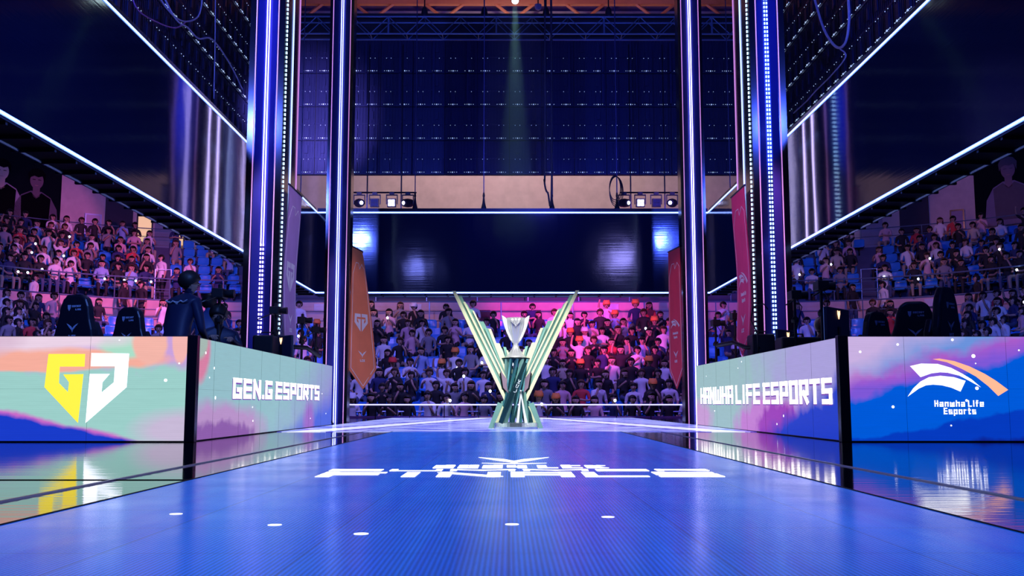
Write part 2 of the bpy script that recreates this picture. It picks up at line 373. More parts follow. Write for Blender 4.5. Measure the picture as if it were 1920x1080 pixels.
# ------------------------------------------------------------------ led corner walls
mint, peach, pink = lin((160, 212, 206)), lin((255, 190, 170)), lin((232, 150, 205))
lav, deep, mgt = lin((185, 170, 225)), lin((25, 60, 205)), lin((225, 90, 200))
sky = lin((0, 92, 222))
wl = 3.6
c_fl = led_content('screen_art_mint', wl, BH, mint, [
    ('line', lin((205, 165, 225)), (0, 1, -.72), .5, .12), 
    ('disc', lin((252, 178, 160)), (.55, .78, .36, .12), .7, .2), ('disc', lin((175, 228, 205)), (.82, 1.02, .1, .22), .5, .2),
    ('disc', lin((240, 215, 235)), (.55, 1.0, .25, .13), .8, .5), ('disc', lin((250, 186, 172)), (.885, .93, .045, .2), .8, .2), ('disc', lin((250, 186, 180)), (.968, .94, .022, .2), .8, .2), ('disc', lin((222, 190, 215)), (.30, .98, .22, .2), .8, .4),
    ('disc', lin((205, 190, 220)), (.96, .12, .10, .16), .6, .8), ('line', lin((205, 110, 205)), (-.73, -1, .655), .12, .04, 3), ('line', deep, (-.73, -1, .625), .12, .04, 3)], .95)
c_sl = led_content('screen_art_mint_side', BY1-BY0, BH, lin((150, 196, 204)), [
    ('disc', lin((222, 130, 165)), (.02, .87, .05, .3), .4, .3), ('disc', lin((170, 190, 180)), (.02, 1.0, .04, .2), .4, .3),
    ('disc', lin((190, 150, 205)), (.12, .1, .24, .26), .8, .5), ('disc', lin((145, 95, 175)), (.13, .02, .16, .16), 1.3, .4, 5),
    ('line', lin((150, 140, 215)), (1, -.3, -.62), .3, .5), ('line', lin((70, 100, 225)), (1, -.8, -.62), .25, .3), ('disc', lin((160, 110, 205)), (.74, .05, .05, .3), .9, .8)], .9)
c_sr = led_content('screen_art_grey_side', BY1-BY0, BH, lin((160, 196, 200)), [
    ('disc', lin((205, 160, 215)), (.0, .1, .16, .3), .7, .5), ('line', lin((175, 165, 225)), (1, .0, -.62), .4, .35),
    ('disc', lin((200, 130, 215)), (.62, .05, .22, .42), .9, .4), ('disc', lin((160, 60, 190)), (.68, .05, .12, .33), 1.1, .3, 4),
    ('line', deep, (1, -.6, -.62), .25, .14, 3)], .9)
c_fr = led_content('screen_art_blue', wl, BH, sky, [
    ('line', lin((130, 90, 220)), (-.9, 1, -.37), .25, .06, 3), ('line', lin((175, 95, 205)), (-.9, 1, -.50), .35, .15), ('line', lin((110, 150, 225)), (-.85, 1, -.60), .4, .12, 3),
    ('line', lin((205, 180, 230)), (-1.6, 1, -.60), .4, .3), ('line', lin((5, 60, 195)), (.55, -1, .02), .25, .03, 2.5), ('line', lin((12, 35, 150)), (.45, -1, -.16), .25, .04, 2.5)], .95)
frame_m = mat('led_wall_frame', (.01, .01, .015), .35)
def led_wall(name, label, loc, rz, wd, art, stars):
    t = thing(name, label, 'led wall', loc, rz)
    # local x along the wall, face towards -y
    bevel(MB().box(0, .004, 0, wd, .14, BH).build('cabinet_body', frame_m, t), .006)
    MB().box(.012, 0, .012, wd-.012, .004, BH-.006).build('display', art, t)
    sm = MB()
    for k in range(1, int(wd)+1):
        if k < wd-.05: sm.box(wd-k-.0009, -.0012, .012, wd-k+.0009, 0, BH-.006)
    sm.box(.012, -.0012, .513, wd-.012, 0, .514)
    sm.build('cabinet_seam', mat('seam_dark', (.05, .08, .1), .5), t)
    m2 = MB()
    for u, v, r in stars:
        m2.prism([(u*wd+r*math.cos(a*PI/5), v*BH+r*math.sin(a*PI/5)) for a in range(10)], -.0035, 0)
    m2.build('artwork_stars', white_led, t)
    return t
yel = mat('logo_yellow', (1, 1, 0), .5, emit=lin((255, 222, 70)), strength=1.15)
org = mat('logo_orange', (1, .5, .3), .5, emit=lin((255, 178, 140)), strength=1.15)
warmw = mat('letter_warm_white', (1, 1, 1), .5, emit=(1, .93, .85), strength=1.5)
blue_edge = mat('letter_shadow', (0, 0, 0), .5, emit=lin((130, 80, 190)), strength=.8)
fl = led_wall('led_wall', 'front screen wall on the left with yellow and white shield logo on mint artwork', (BX0-wl, BY0, 0), 0, wl, c_fl, [(.93, .58, .016), (.965, .74, .008), (.8, .96, .006)])
sc = .001768; ox = wl-(1030*sc)
g = MB(); g.prism(mapped(GG_L, 0, 955, sc, ox, .0), -.0035, 0); g.build('logo', yel, fl)['label'] = 'yellow left half of shield logo'
g = MB(); g.prism(mapped(GG_R, 0, 955, sc, ox, .0), -.0035, 0); g.build('logo', white_led, fl)['label'] = 'white right half of shield logo'
sl = led_wall('led_wall', 'side screen wall on the left with white capital lettering on mint artwork', (BX0, BY0+.04, 0), PI/2, BY1-BY0-.04, c_sl, [(.05, .86, .013), (.09, .72, .013), (.1, .42, .018), (.07, .62, .008), (.3, .32, .01), (.305, .16, .012), (.88, .52, .01), (.76, .14, .01), (.93, .2, .01)])
def side_text(t, parent, pxa, pxb, zc, ht, X, flip):
    ya = atx(pxa, 740, X).y; yb = atx(pxb, 740, X).y
    if flip: x0, x1 = BY1-ya, BY1-yb
    else: x0, x1 = ya-BY0-.04, yb-BY0-.04
    kx = 1.9; L_ = (x1-x0)/kx
    s = MB(); lettering(s, t, 0, zc-ht/2-.012, L_, ht, .060, fn=lambda p: (x0-.015+p[0]*kx, p[1], p[2]), gap=.2, t0=-.003); s.build('lettering_shadow', blue_edge, parent)
    s = MB(); lettering(s, t, 0, zc-ht/2, L_, ht, .053, fn=lambda p: (x0+p[0]*kx, p[1], p[2]), gap=.2, t0=-.006, t1=-.003); s.build('lettering', warmw, parent)
side_text('GEN.G ESPORTS', sl, 436, 598, .545, .235, BX0, False)
sr = led_wall('led_wall', 'side screen wall on the right with white capital lettering on grey artwork', (BX1, BY1, 0), -PI/2, BY1-BY0-.04, c_sr, [(.2, .25, .012), (.12, .8, .008), (.42, .85, .008), (.72, .22, .014), (.68, .12, .012), (.09, .62, .01), (.45, .93, .01)])
side_text('HANWHA LIFE ESPORTS', sr, 1314, 1561, .50, .27, BX1, True)
fr = led_wall('led_wall', 'front screen wall on the right with curved wing logo on bright blue artwork', (BX1, BY0, 0), 0, wl, c_fr,
    [(.047, .85, .012), (.30, .965, .013), (.15, .92, .012), (.355, .81, .019), (.36, .505, .017), (.36, .74, .006), (.62, .88, .012), (.635, .74, .017), (.645, .69, .017), (.63, .615, .012), (.64, .55, .008), (.13, .33, .014), (.6, .33, .012), (.285, .155, .008), (.545, .1, .01), (.33, .39, .012), (.48, .865, .008)])
k7 = .000714*1.017; x7 = at(1680, 720, BY0).x-BX1; z7 = at(1680, 650, BY0).z
g = MB()
for P in (HL_A, HL_B): g.prism(mapped(P, 0, 0, k7, x7, z7), -.0035, 0)
g.build('logo', white_led, fr)['label'] = 'white wings of the logo'
g = MB(); g.prism(mapped(HL_C, 0, 0, k7, x7, z7), -.0035, 0); g.build('logo', org, fr)['label'] = 'orange wing of the logo'
g = MB(); lettering(g, 'Hanwha Life', x7+505*k7, z7-805*k7, 660*k7, 85*k7, 14*k7, gap=.4, t0=-.0035)
lettering(g, 'Esports', x7+625*k7, z7-905*k7, 430*k7, 85*k7, 14*k7, gap=.4, t0=-.0035); g.build('lettering', white_led, fr)
for s_, X, side in ((-1, BX0, 'left'), (1, BX1, 'right')):
    o = bevel(MB().box(-.05, -.03, 0, .05, .06, BH+.005).build('corner_post', black, loc=(X-.01*s_, BY0-.02, 0)), .006)
    tag(o, f'black corner post joining the two screen walls on the {side}', 'post')
for side, xa, xb in (('left', -8, BX0-.16), ('right', BX1+.16, 8)):
    o = MB().box(xa, BY0+.2, 0, xb, 15.7, .2).build('booth_riser', black_matte)
    tag(o, f'black raised floor of the player booth on the {side}', 'platform')

# ------------------------------------------------------------------ glossy hung screens
def screen_mat():
    m = bpy.data.materials.new('dark_screen'); m.use_nodes = True; nt = m.node_tree; b = nt.nodes['Principled BSDF']; N = NB(nt)
    b.inputs['Base Color'].default_value = (.002, .003, .02, 1); b.inputs['Specular IOR Level'].default_value = .5
    tc = nt.nodes.new('ShaderNodeTexCoord')
    a = N.noise(tc.outputs['Object'], 1, 2, (0, 0, 0), (.9, .9, .5)); c = N.noise(tc.outputs['Object'], 1, 2, (5, 5, 0), (.6, .6, 26))
    h = N.m('ADD', a, N.m('MULTIPLY', c, .06))
    bp = nt.nodes.new('ShaderNodeBump'); bp.inputs['Strength'].default_value = .22; bp.inputs['Distance'].default_value = .03
    nt.links.new(h, bp.inputs['Height']); nt.links.new(bp.outputs[0], b.inputs['Normal'])
    b.inputs['Roughness'].default_value = .085
    b.inputs['Emission Color'].default_value = (.02, .06, 1, 1); b.inputs['Emission Strength'].default_value = .010
    return m
scr = screen_mat()
def hung_screen(label, loc, rz, wd):
    t = thing('hung_screen', label, 'screen', loc, rz)
    # local x along, face towards -y
    MB().box(0, 0, SZ0, wd, .03, SZ1).build('display', scr, t)
    f = MB().box(0, .03, SZ0-.02, wd, .42, SZ0+.05).box(0, .03, SZ1-.05, wd, .42, SZ1+.12).box(0, .36, SZ0, wd, .42, SZ1)
    n = int(wd/.5)
    for k in range(n+1): f.box(k*wd/n-.02, .05, SZ0-.05, k*wd/n+.02, .5, SZ0-.02)
    f.build('frame', mat('screen_frame', (.01, .012, .03), .35, .5), t)
    MB().tube([(0, .43, SZ0-.03), (wd, .43, SZ0-.03)], .02, 6).build('lower_rail', steel_blue, t)
    for z in (SZ0+.01, SZ1+.01):
        ls = MB().box(0, -.008, z-.019, wd, 0, z+.019).build('light_strip', strip_blue, t)
        MB().tube([(0, -.014, z), (wd, -.014, z)], .007, 6).build('glowing_core', strip_core, ls)
    return t
hung_screen('long glossy dark screen with blue light edges hung along the left side', (SX0, 5, 0), PI/2, SY1-5)
hung_screen('long glossy dark screen with blue light edges hung along the right side', (SX1, SY1, 0), -PI/2, SY1-5)
hung_screen('wide glossy dark screen with blue light edges hung across the back', (SX0, SY1, 0), 0, SX1-SX0)

# stage-back light rail
bt = thing('light_rail', 'low horizontal blue light tube rail behind the trophy at stage end', 'light', (0, STAGE_END-.3, 0))
MB().tube([(-4.45, 0, .345), (4.65, 0, .345)], .018, 6).build('light_strip', mat('strip_rail', (1, 1, 1), .5, emit=(.42, .42, 1), strength=2.2), bt)
for k in range(11): x = -4.4+k*.90; MB().tube([(x, .02, 0), (x, .02, .33)], .014, 6).build('support_post', black_metal, bt)
tag(MB().box(-12, STAGE_END, -.14, 12, STAGE_END+.06, .045).build('stage_edge_fascia', mat('fascia_violet', (.25, .12, .4), .3, .5)), 'violet glossy edge strip along the back of the stage', 'fascia')

# ------------------------------------------------------------------ light pillars
glow_blue = mat('pillar_glow_channel', (.035, .045, .38), .34, .5)  # channel added and tinted blue to spread the strips' glow
def dots(mb, x, z0, z1, step=.07, y=0):
    z = z0
    while z < z1: mb.box(x-.011, y-.012, z, x+.011, y, z+step*.55); z += step
def pillar(label, x, y, wd, depth, h, inner, dotted_from, glow):
    t = thing('light_pillar', label, 'pillar', (x, y, 0))
    hw = wd/2; sec = [(-hw, 0), (-hw, depth), (hw, depth), (hw, 0), (.16, 0), (.045, .05), (-.045, .05), (-.16, 0)]
    b = MB(); n = len(sec)
    vs = [(a, c, 0) for a, c in sec]+[(a, c, h) for a, c in sec]
    fs = [(i, i+n, (i+1) % n+n, (i+1) % n) for i in range(n)]+[tuple(range(n)), tuple(range(2*n-1, n-1, -1))]
    b.add(vs, fs, 0)
    for i in (4, 5, 6): b.mi[i] = 1
    b.build('column_body', [black, glow_blue], t)
    for sx in (-.02, .02):
        s = MB()
        if dotted_from is not None:
            dots(s, sx, .3, dotted_from, y=.05)
            s.box(sx-.007, .03, dotted_from, sx+.007, .05, h)
        else: s.box(sx-.007, .03, 0, sx+.007, .05, h)
        s.build('light_strip', glow, t)
    for sx in (-.18, .18): MB().box(sx-.008, -.01, 0, sx+.008, .004, h).build('pink_edge_strip', strip_pink, t)
    xo = -inner*hw
    for dy in ((.3, .8) if depth > .6 else (.17,)):
        MB().box(min(xo, xo-inner*.014), dy-.022, .1, max(xo, xo-inner*.014), dy+.022, h).build('outer_light_strip', strip_side, t)
    if depth > .6:   # strips on the side that faces the stage middle
        xs = inner*hw
        for q, dy in enumerate((.15, .62, 1.1)):
            s = MB()
            z = .2
            if q == 0:
                while z < h: s.box(min(xs, xs+inner*.014), dy-.012, z, max(xs, xs+inner*.014), dy+.012, z+.04); z += .075
            else: s.box(min(xs, xs+inner*.014), dy-.018, .1, max(xs, xs+inner*.014), dy+.018, h)
            s.build('side_light_strip', (strip_dot, strip_ice, strip_pink)[q], t)
    return t
PH = 12.5
pillar('tall black pillar with glowing centre strips, nearest on the left', -3.98, 15.8, .57, 1.15, PH, 1, 2.9, mat('strip_violet', (1, 1, 1), .5, emit=(.50, .40, 1), strength=4))
pillar('tall black pillar with glowing centre strips, nearest on the right', 4.24, 15.8, .57, 1.15, PH, -1, 8.0, mat('strip_cyan', (1, 1, 1), .5, emit=(.32, .62, 1), strength=3.2))
pillar('slimmer glowing black pillar standing at the left end of back screen', -3.49, 20.0, .5, .35, PH, 1, None, mat('strip_pale', (1, 1, 1), .5, emit=(.42, .50, 1), strength=3.6))
pillar('slimmer glowing black pillar standing at the right end of back screen', 3.76, 20.0, .5, .35, PH, -1, None, mat('strip_warmwhite', (1, 1, 1), .5, emit=(.68, .60, 1), strength=5))

# ------------------------------------------------------------------ banners
def banner(label, fn, color, logo, ztop, zbot, wd, tip, lcol):
    """fn(u, z) -> point, u 0..wd across, z height, thickness along normal built numerically"""
    t = thing('hanging_banner', label, 'banner', fn(0, ztop))
    o = t.location
    def pt(u, z, off):
        p = Vector(fn(u, z)); a = Vector(fn(u+.01, z))-p; b = Vector(fn(u, z+.01))-p
        return p+a.cross(b).normalized()*off-o
    n, mz = 8, 26; b = MB(); vs = []
    for side in (0, 1):
        for j in range(mz+1):
            for i in range(n+1):
                u = wd*i/n; zb = zbot+tip*abs(2*i/n-1); z = zb+(ztop-zb)*j/mz; vs.append(pt(u, z, .004*(1-2*side)))
    fs = []; K = (n+1)*(mz+1)
    for j in range(mz):
        for i in range(n):
            q = j*(n+1)+i; fs.append((q, q+1, q+n+2, q+n+1)); fs.append((K+q, K+q+n+1, K+q+n+2, K+q+1))
    b.add(vs, fs); b.build('cloth', color, t, smooth=True)
    g = MB(); f2 = lambda p: tuple(pt(p[0], p[2], .007+(.003 if p[1] < -.001 else 0)))
    zc = zbot+(ztop-zbot)*.47; s = wd*.62
    if logo == 'shield':
        for P in (GG_L, GG_R): g.prism(mapped(P, 451, 660, s/460, wd/2, zc), -.003, 0, fn=f2)
    else:
        for P in (HL_A, HL_B, HL_C): g.prism(mapped(P, 830, 400, s/1300, wd/2, zc), -.003, 0, fn=f2)
        lettering(g, 'Hanwha Life', wd/2-s*.3, zc-s*.5, s*.6, s*.11, s*.02, f2, gap=.25); lettering(g, 'Esports', wd/2-s*.2, zc-s*.68, s*.4, s*.11, s*.02, f2, gap=.25)
    g.build('logo', lcol, t)
    g = MB(); wing_logo(g, wd/2, zbot+tip+.3, wd*.16, fn=f2); g.build('league_emblem', lcol, t)
    g = MB(); e = wd*.08     # printed border line, pointed foot and stepped head
    L = [(e, ztop-.55), (e, zbot+tip+.02), (wd/2, zbot+e*1.2), (wd-e, zbot+tip+.02), (wd-e, ztop-.4), (wd*.75, ztop-.3), (wd*.55, ztop-.42), (wd*.5, ztop-.3), (wd*.3, ztop-.3), (e, ztop-.55)]
    for (a, z1), (c, z2) in zip(L, L[1:]):
        m = max(1, int(abs(z2-z1)/.2))
        for k in range(m):
            A = Vector((a+(c-a)*k/m, z1+(z2-z1)*k/m)); B = Vector((a+(c-a)*(k+1)/m, z1+(z2-z1)*(k+1)/m))
            d = (B-A).normalized(); nn = Vector((-d.y, d.x))*.006
            g.prism([tuple(A-nn), tuple(B-nn), tuple(B+nn), tuple(A+nn)], -.003, 0, fn=f2)
    g.build('printed_border', lcol, t)
    g = MB(); g.tube([pt(-.03, ztop, 0), pt(wd+.03, ztop, 0)], .018, 8); g.build('hanging_rod', black_metal, t)
    return t
lc = mat('banner_print', (.75, .78, .95), .5)
violet_cloth = mat('cloth_violet', (.42, .28, .62), .7, bump=((40, 40, 3), .2, .01))
red_cloth = mat('cloth_crimson', (.75, .06, .25), .7, bump=((40, 40, 3), .2, .01))
orange_cloth = mat('cloth_orange', (.78, .24, .12), .7, bump=((40, 40, 3), .2, .01))
scarlet_cloth = mat('cloth_scarlet', (.72, .05, .12), .7, bump=((40, 40, 3), .2, .01))
zt = at(535, 352, 16.2).z
banner('violet banner with shield logo hung on the nearest left pillar', lambda u, z: (-3.62+.03*math.sin(z*2), 15.95+u, z), violet_cloth, 'shield', zt, 1.15, .95, .3, lc)
banner('crimson banner with wing logo hung on the nearest right pillar', lambda u, z: (3.88-.03*math.sin(z*2), 16.95-u, z), red_cloth, 'wings', zt, 1.15, .95, .3, lc)
zt2 = at(650, 462, 20.2).z; zb2 = at(660, 730, 20.2).z
def fo(u, z):
    k = min(1, max(0, (zt2-z)/(zt2-zb2)))*1.1; a = math.radians(82-38*k)
    return (-3.22-.04*k+u*math.cos(a), 20.2+u*math.sin(a), z)
def fs_(u, z):
    k = min(1, max(0, (zt2-z)/(zt2-zb2))); a = math.radians(100+6*k)
    return (3.50+.04*k-(.75-u)*math.cos(PI-a)*.9, 20.2+(.75-u)*math.sin(a), z)
banner('orange pointed banner with shield logo beside the slimmer left pillar', fo, orange_cloth, 'shield', zt2, zb2, .72, .42, lc)
banner('scarlet pointed banner with wing logo beside the slimmer right pillar', fs_, scarlet_cloth, 'wings', zt2, zb2, .75, .42, lc)
spot('banner_light_left', (-1.5, 13.0, 5.5), (-3.6, 16.5, 2.6), (.8, .55, 1), 420, 40)
spot('banner_light_left', (-.8, 15.5, 5.5), (-3.1, 20.4, 2.0), (1, .62, .75), 420, 26)
spot('banner_light_right', (1.7, 13.0, 5.5), (3.9, 16.5, 2.6), (1, .30, .75), 420, 40)
spot('banner_light_right', (1.0, 15.5, 5.5), (3.4, 20.4, 2.0), (1, .35, .5), 420, 26)

# ------------------------------------------------------------------ trophy and pedestal
TX, TY = at(967, 800, 14.9).x, 14.9
TK = 14.9/F/3.483*.995
def tc_(cx, cy): return ((cx-511)*TK, (993-cy)*TK)
mintm = mat('blade_mint', (.24, .50, .42), .35, .25); cream = mat('blade_cream', (.86, .88, .55), .35, .1); teal = mat('bar_teal', (.10, .32, .36), .15, .8)
mauve = mat('facet_mauve', (.32, .22, .28), .3, .4); obs = mat('facet_black', (.01, .02, .02), .1)
silver = mat('cup_silver', (.88, .86, .90), .24, .55)
ped = thing('trophy_pedestal', 'sculptural pedestal of upright mint and cream blades spreading like a V', 'pedestal', (TX, TY, .005))
MB().lathe([(.335, 0), (.34, .03), (.335, .085), (.31, .09), (.31, .092)], 48).build('base_ring', mat('steel_ring', (.55, .68, .7), .2, .9), ped, smooth=False)
blades = [((105, 97), (447, 810), 22, 'c', -.03), ((140, 125), (452, 770), 24, 'm', .03), ((172, 168), (456, 742), 13, 'c', -.02), ((216, 216), (458, 710), 22, 'm', .0),
          ((232, 228), (461, 700), 10, 'c', -.05), ((278, 294), (463, 685), 38, 'm', .05), ((318, 340), (462, 670), 22, 'm', -.01), ((340, 345), (466, 672), 16, 'c', -.04),
          ((396, 440), (470, 640), 18, 'c', -.03), ((414, 470), (478, 640), 14, 'm', .02), ((438, 462), (486, 640), 18, 'm', .05), ((185, 180), (457, 726), 14, 'm', .02), ((455, 485), (492, 640), 12, 'c', .0)]
for mir in (1, -1):
    for (a, b_, wd, c, dy) in blades:
        A = tc_(*a); B = tc_(*b_); hw = wd*TK/2
        if mir < 0: A = (A[0]+.0, A[1]+.012)
        d = Vector((A[0]-B[0], A[1]-B[1])).normalized(); n = Vector((-d.y, d.x))*hw
        cut = .5*hw
        poly = [(B[0]-n.x, B[1]-n.y), (A[0]-n.x-d.x*cut, A[1]-n.y-d.y*cut), (A[0]+n.x+d.x*cut, A[1]+n.y+d.y*cut), (B[0]+n.x, B[1]+n.y)]
        poly = [(x*mir, z) for x, z in poly]
        MB().prism(poly, dy-.03, dy+.03).build('blade', cream if c == 'c' else mintm, ped)
    for poly, m, y0, y1 in [([(395, 822), (428, 835), (360, 992), (333, 990)], mintm, -.05, .05), ([(425, 845), (440, 870), (385, 990), (362, 992)], cream, -.07, .03),
                            ([(415, 820), (448, 806), (470, 850), (430, 860)], mintm, -.02, .04), ([(413, 620), (466, 690), (462, 765), (430, 730)], mauve, -.09, .02),
                            ([(405, 640), (418, 620), (448, 760), (420, 740)], obs, -.06, .03), ([(405, 880), (440, 835), (450, 960), (400, 965)], obs, -.02, .1)]:
        P = [((x)*mir, z) for x, z in [tc_(*q) for q in poly]]
        MB().prism(P, y0, y1).build('facet', m, ped)
ztd = tc_(0, 540)[1]
for k in range(14):
    a0 = 2*PI*k/14; a1 = a0+math.radians(70); r0, r1 = .255, .19
    b = MB(); P0 = Vector((r0*math.cos(a0), r0*math.sin(a0), .06)); P1 = Vector((r1*math.cos(a1), r1*math.sin(a1), ztd))
    pm = (P0+P1)/2; pm.x *= .75; pm.y *= .75
    tgt = [P0, P0.lerp(pm, .5), pm, pm.lerp(P1, .5), P1]
    b.tube(tgt, [.034, .028, .024, .026, .03], 4); b.build('twisted_bar', teal if k % 3 else mintm, ped)
for pa, pb_ in (((545, 745), (519, 968)), ((540, 745), (578, 968))):
    A, B = tc_(*pa), tc_(*pb_)
    MB().prism([(A[0]-.006, A[1]), (A[0]+.006, A[1]), (B[0]+.025, B[1]), (B[0]-.02, B[1])], -.29, -.26).build('bright_spike', mat('spike_white', (.9, .95, .92), .3), ped)
A, B = tc_(572, 570), tc_(412, 955)
d = Vector((A[0]-B[0], A[1]-B[1])).normalized(); n = Vector((-d.y, d.x))*.028
pl = MB().prism([(B[0]-n.x, B[1]-n.y), (A[0]-n.x, A[1]-n.y), (A[0]+n.x, A[1]+n.y), (B[0]+n.x, B[1]+n.y)], -.285, -.265).build('name_plate', mat('plate_dark', (.03, .10, .12), .12, .7), ped)
g = MB(); M = Matrix.Translation((.02, -.285, .62)) @ Matrix.Rotation(-math.atan2(d.y, d.x), 4, 'Y')
lettering(g, 'LCK', -.1, -.02, .2, .04, .011, M=M); g.build('plate_lettering', mat('plate_silver', (.8, .9, .9), .3, .6), pl)
for side in (-1, 1):
    g = MB().box(-.004, -.29, -.002, .004, -.265, .002)
MB().lathe([(.20, ztd-.012), (.222, ztd-.005), (.222, ztd+.008), (.21, ztd+.012)], 48).build('top_disc', mat('disc_black', (.05, .07, .08), .2, .8), ped)
# the cup
zc0 = ztd+.012
cup = thing('trophy_cup', 'silver trophy cup with two raised wings standing on the pedestal', 'trophy', (TX, TY, .005+zc0))
H = (540-250)*TK
prof = [(.165, 0), (.165, .012), (.125, .05), (.09, .09), (.062, .13), (.045, .17), (.038, .205), (.045, .235), (.07, .30), (.10, .38), (.125, .46), (.138, .54), (.142, .60)]
vs = []; fs = []; n = 72
for j, (r, z) in enumerate(prof):
    for k in range(n):
        a = 2*PI*k/n; rr = r*(1+(.035*math.cos(12*a) if 1 < j else 0)); vs.append((rr*math.cos(a), rr*math.sin(a)*.9, z))
for j in range(len(prof)-1):
    for k in range(n): k2 = (k+1) % n; fs.append((j*n+k, j*n+k2, (j+1)*n+k2, (j+1)*n+k))
bb = MB(); bb.add(vs, fs); bb.f.append(tuple(range(n))[::-1]); bb.mi.append(0)
inn = [(r*.95, z) for r, z in prof[7:]][::-1]; b0 = len(bb.v)
for r, z in inn:
    for k in range(n): a = 2*PI*k/n; bb.v.append((r*math.cos(a), r*math.sin(a)*.9, z))
for j in range(len(inn)-1):
    for k in range(n): k2 = (k+1) % n; bb.f.append((b0+j*n+k, b0+j*n+k2, b0+(j+1)*n+k2, b0+(j+1)*n+k)); bb.mi.append(0)
o_ = (len(prof)-1)*n
for k in range(n): k2 = (k+1) % n; bb.f.append((o_+k, o_+k2, b0+k2, b0+k)); bb.mi.append(0)
bb.build('bowl', silver, cup, smooth=True)
for m in (-1, 1):
    out = [(.04, .215), (.085, .27), (.13, .36), (.168, .46), (.198, .56), (.212, .635), (.185, .625), (.15, .60), (.13, .575), (.12, .5), (.1, .4), (.06, .3)]
    f = MB().prism([(x*m, z) for x, z in out], -.035, .035).build('wing', mat('wing_silver', (.93, .92, .94), .3, .35), cup); bevel(f, .008)
g = MB(); wing_logo(g, 0, .50, .085, t0=-.150, t1=-.128, text=False); g.build('emblem', mat('emblem_grey', (.4, .4, .45), .3, .8), cup)

# ------------------------------------------------------------------ upper ring of screens seen from behind
UZ0 = at(960, 328, 30).z; UZ1 = at(960, 76, 30).z; UH = (UZ1-UZ0)/4
rib_m = mat('cabinet_back', (.035, .04, .10), .35, .5)
dot_tiny = mat('pale_dot', (1, 1, 1), .5, emit=(.5, .7, 1), strength=.7)  # tiny pale blue emissive blocks on each cabinet back
def cabinet_mesh():
    b = MB().box(.01, 0, .01, .99, .05, UH-.01)
    for k in range(10): x = .06+k*.095; b.box(x, -.03, .02, x+.03, 0, UH-.02)
    b.box(.02, -.035, UH*.48, .98, -.01, UH*.52); b.box(.02, -.035, .01, .98, -.01, .05)
    for x in (.25, .75): b.box(x-.07, -.06, UH*.1, x+.07, -.03, UH*.38); b.box(x-.05, -.06, UH*.62, x+.05, -.03, UH*.86)
    for x in (.25, .75):
        b.box(x-.015, -.075, .055, x+.015, -.05, .085, 1)
        for dx in (-.13, -.06, .06, .13): b.box(x+dx-.012, -.06, .07, x+dx+.012, -.045, .08, 1)
        b.box(x-.08, -.06, UH*.44, x-.065, -.05, UH*.455, 1); b.box(x+.065, -.06, UH*.44, x+.08, -.05, UH*.455, 1)
    return b.mesh('cabinet', [rib_m, dot_tiny])
cab = cabinet_mesh()
def upper(label, loc, rz, ncol, rng=range(0, 4)):
    t = thing('screen_wall_rear', label, 'screen', loc, rz)
    for i in range(ncol):
        for j in rng:
            link('cabinet', cab, t, (i, 0, UZ0+j*UH))
    MB().box(0, .05, UZ0, ncol, .12, UZ1).build('backing', black_matte, t)
    return t
UX = 7.1
ub = upper('black cabinet backs of the wide upper screen across the hall', (-UX+.1, 30, 0), 0, 14)
ul = upper('ribbed cabinet backs of the upper left screen wall', (-UX, 12, 0), PI/2, 18)
ur = upper('ribbed cabinet backs of the upper right screen wall', (UX+.15, 30, 0), -PI/2, 18)
g = MB()
for k in range(10):
    x = 1.5+k*1.0+.05*0
    x = .1+UX+(at(680+k*63.5, 200, 30).x)-.1
    for z in (UZ1-1.05, UZ1-2.05): g.box(x-.035, -.11, z-.0, x+.035, -.07, z+.95)
g.build('rigging_bars', mat('rig_bar', (.03, .035, .10), .4, .5), ub)
# truss on top
def truss(label, loc, rz, L, hh=.55, dd=.5):
    t = thing('truss', label, 'truss', loc, rz)
    b = MB()
    for y in (0, dd):
        for z in (0, hh): b.tube([(0, y, z), (L, y, z)], .028, 6)
    b.build('chords', steel_blue, t)
    b = MB(); n = int(L/.55); k = 0
    while k < n:
        x0, x1 = L*k/n, L*(k+1)/n; za, zb = (0, hh) if k % 2 else (hh, 0)
        for y in (0, dd): b.tube([(x0, y, za), (x1, y, zb)], .016, 5, cap=False)
        b.tube([(x0, 0, za), (x0, dd, za)], .014, 5, cap=False)
        if k % 6 == 0:
            b.tube([(x0, 0, 0), (x0, 0, hh)], .03, 5, cap=False)
        k += 1
    b.build('lacing', steel_blue, t)
    return t
truss('long blue lattice truss above the wide upper screen', (-UX, 29.75, UZ1+.12), 0, 2*UX+.3)
tag(MB().box(-UX, 30.3, UZ1+.1, UX+.15, 30.9, UZ1+1.0).build('truss_shroud', black_matte), 'black drape strip behind the lattice truss', 'drape')

# cables looping on the side cabinets
def cable(label, pts, r, m, group=None, nm='cable'):
    P = [Vector(p) for p in pts]; Q = []
    for i in range(len(P)-1):
        p0, p1, p2, p3 = P[max(i-1, 0)], P[i], P[i+1], P[min(i+2, len(P)-1)]
        for k in range(6):
            t = k/6; Q.append(.5*((2*p1)+(p2-p0)*t+(2*p0-5*p1+4*p2-p3)*t*t+(3*p1-p0-3*p2+p3)*t**3))
    Q.append(P[-1])
    return tag(MB().tube(Q, r, 6).build(nm, m, smooth=True), label, 'cable', group)
cbl = mat('cable_blue_grey', (.45, .5, .85), .4); cbk = mat('cable_black', (.01, .01, .02), .5)
def sp_(L, X): return [atx(px, py, X) for px, py in L]
XL, XR = -UX+.2, UX-.05
cable('loose pale cable looping on the upper left screen wall, lower strand', sp_([(290, -20), (318, 22), (345, 40), (372, 30), (380, -10)], XL), .018, cbl, 'loose cables on upper left wall')
cable('loose pale cable on upper left screen wall, drooping to the pillar', sp_([(300, -20), (330, 36), (352, 52), (372, 72), (398, 74), (430, 118), (455, 168)], XL), .02, cbl, 'loose cables on upper left wall')
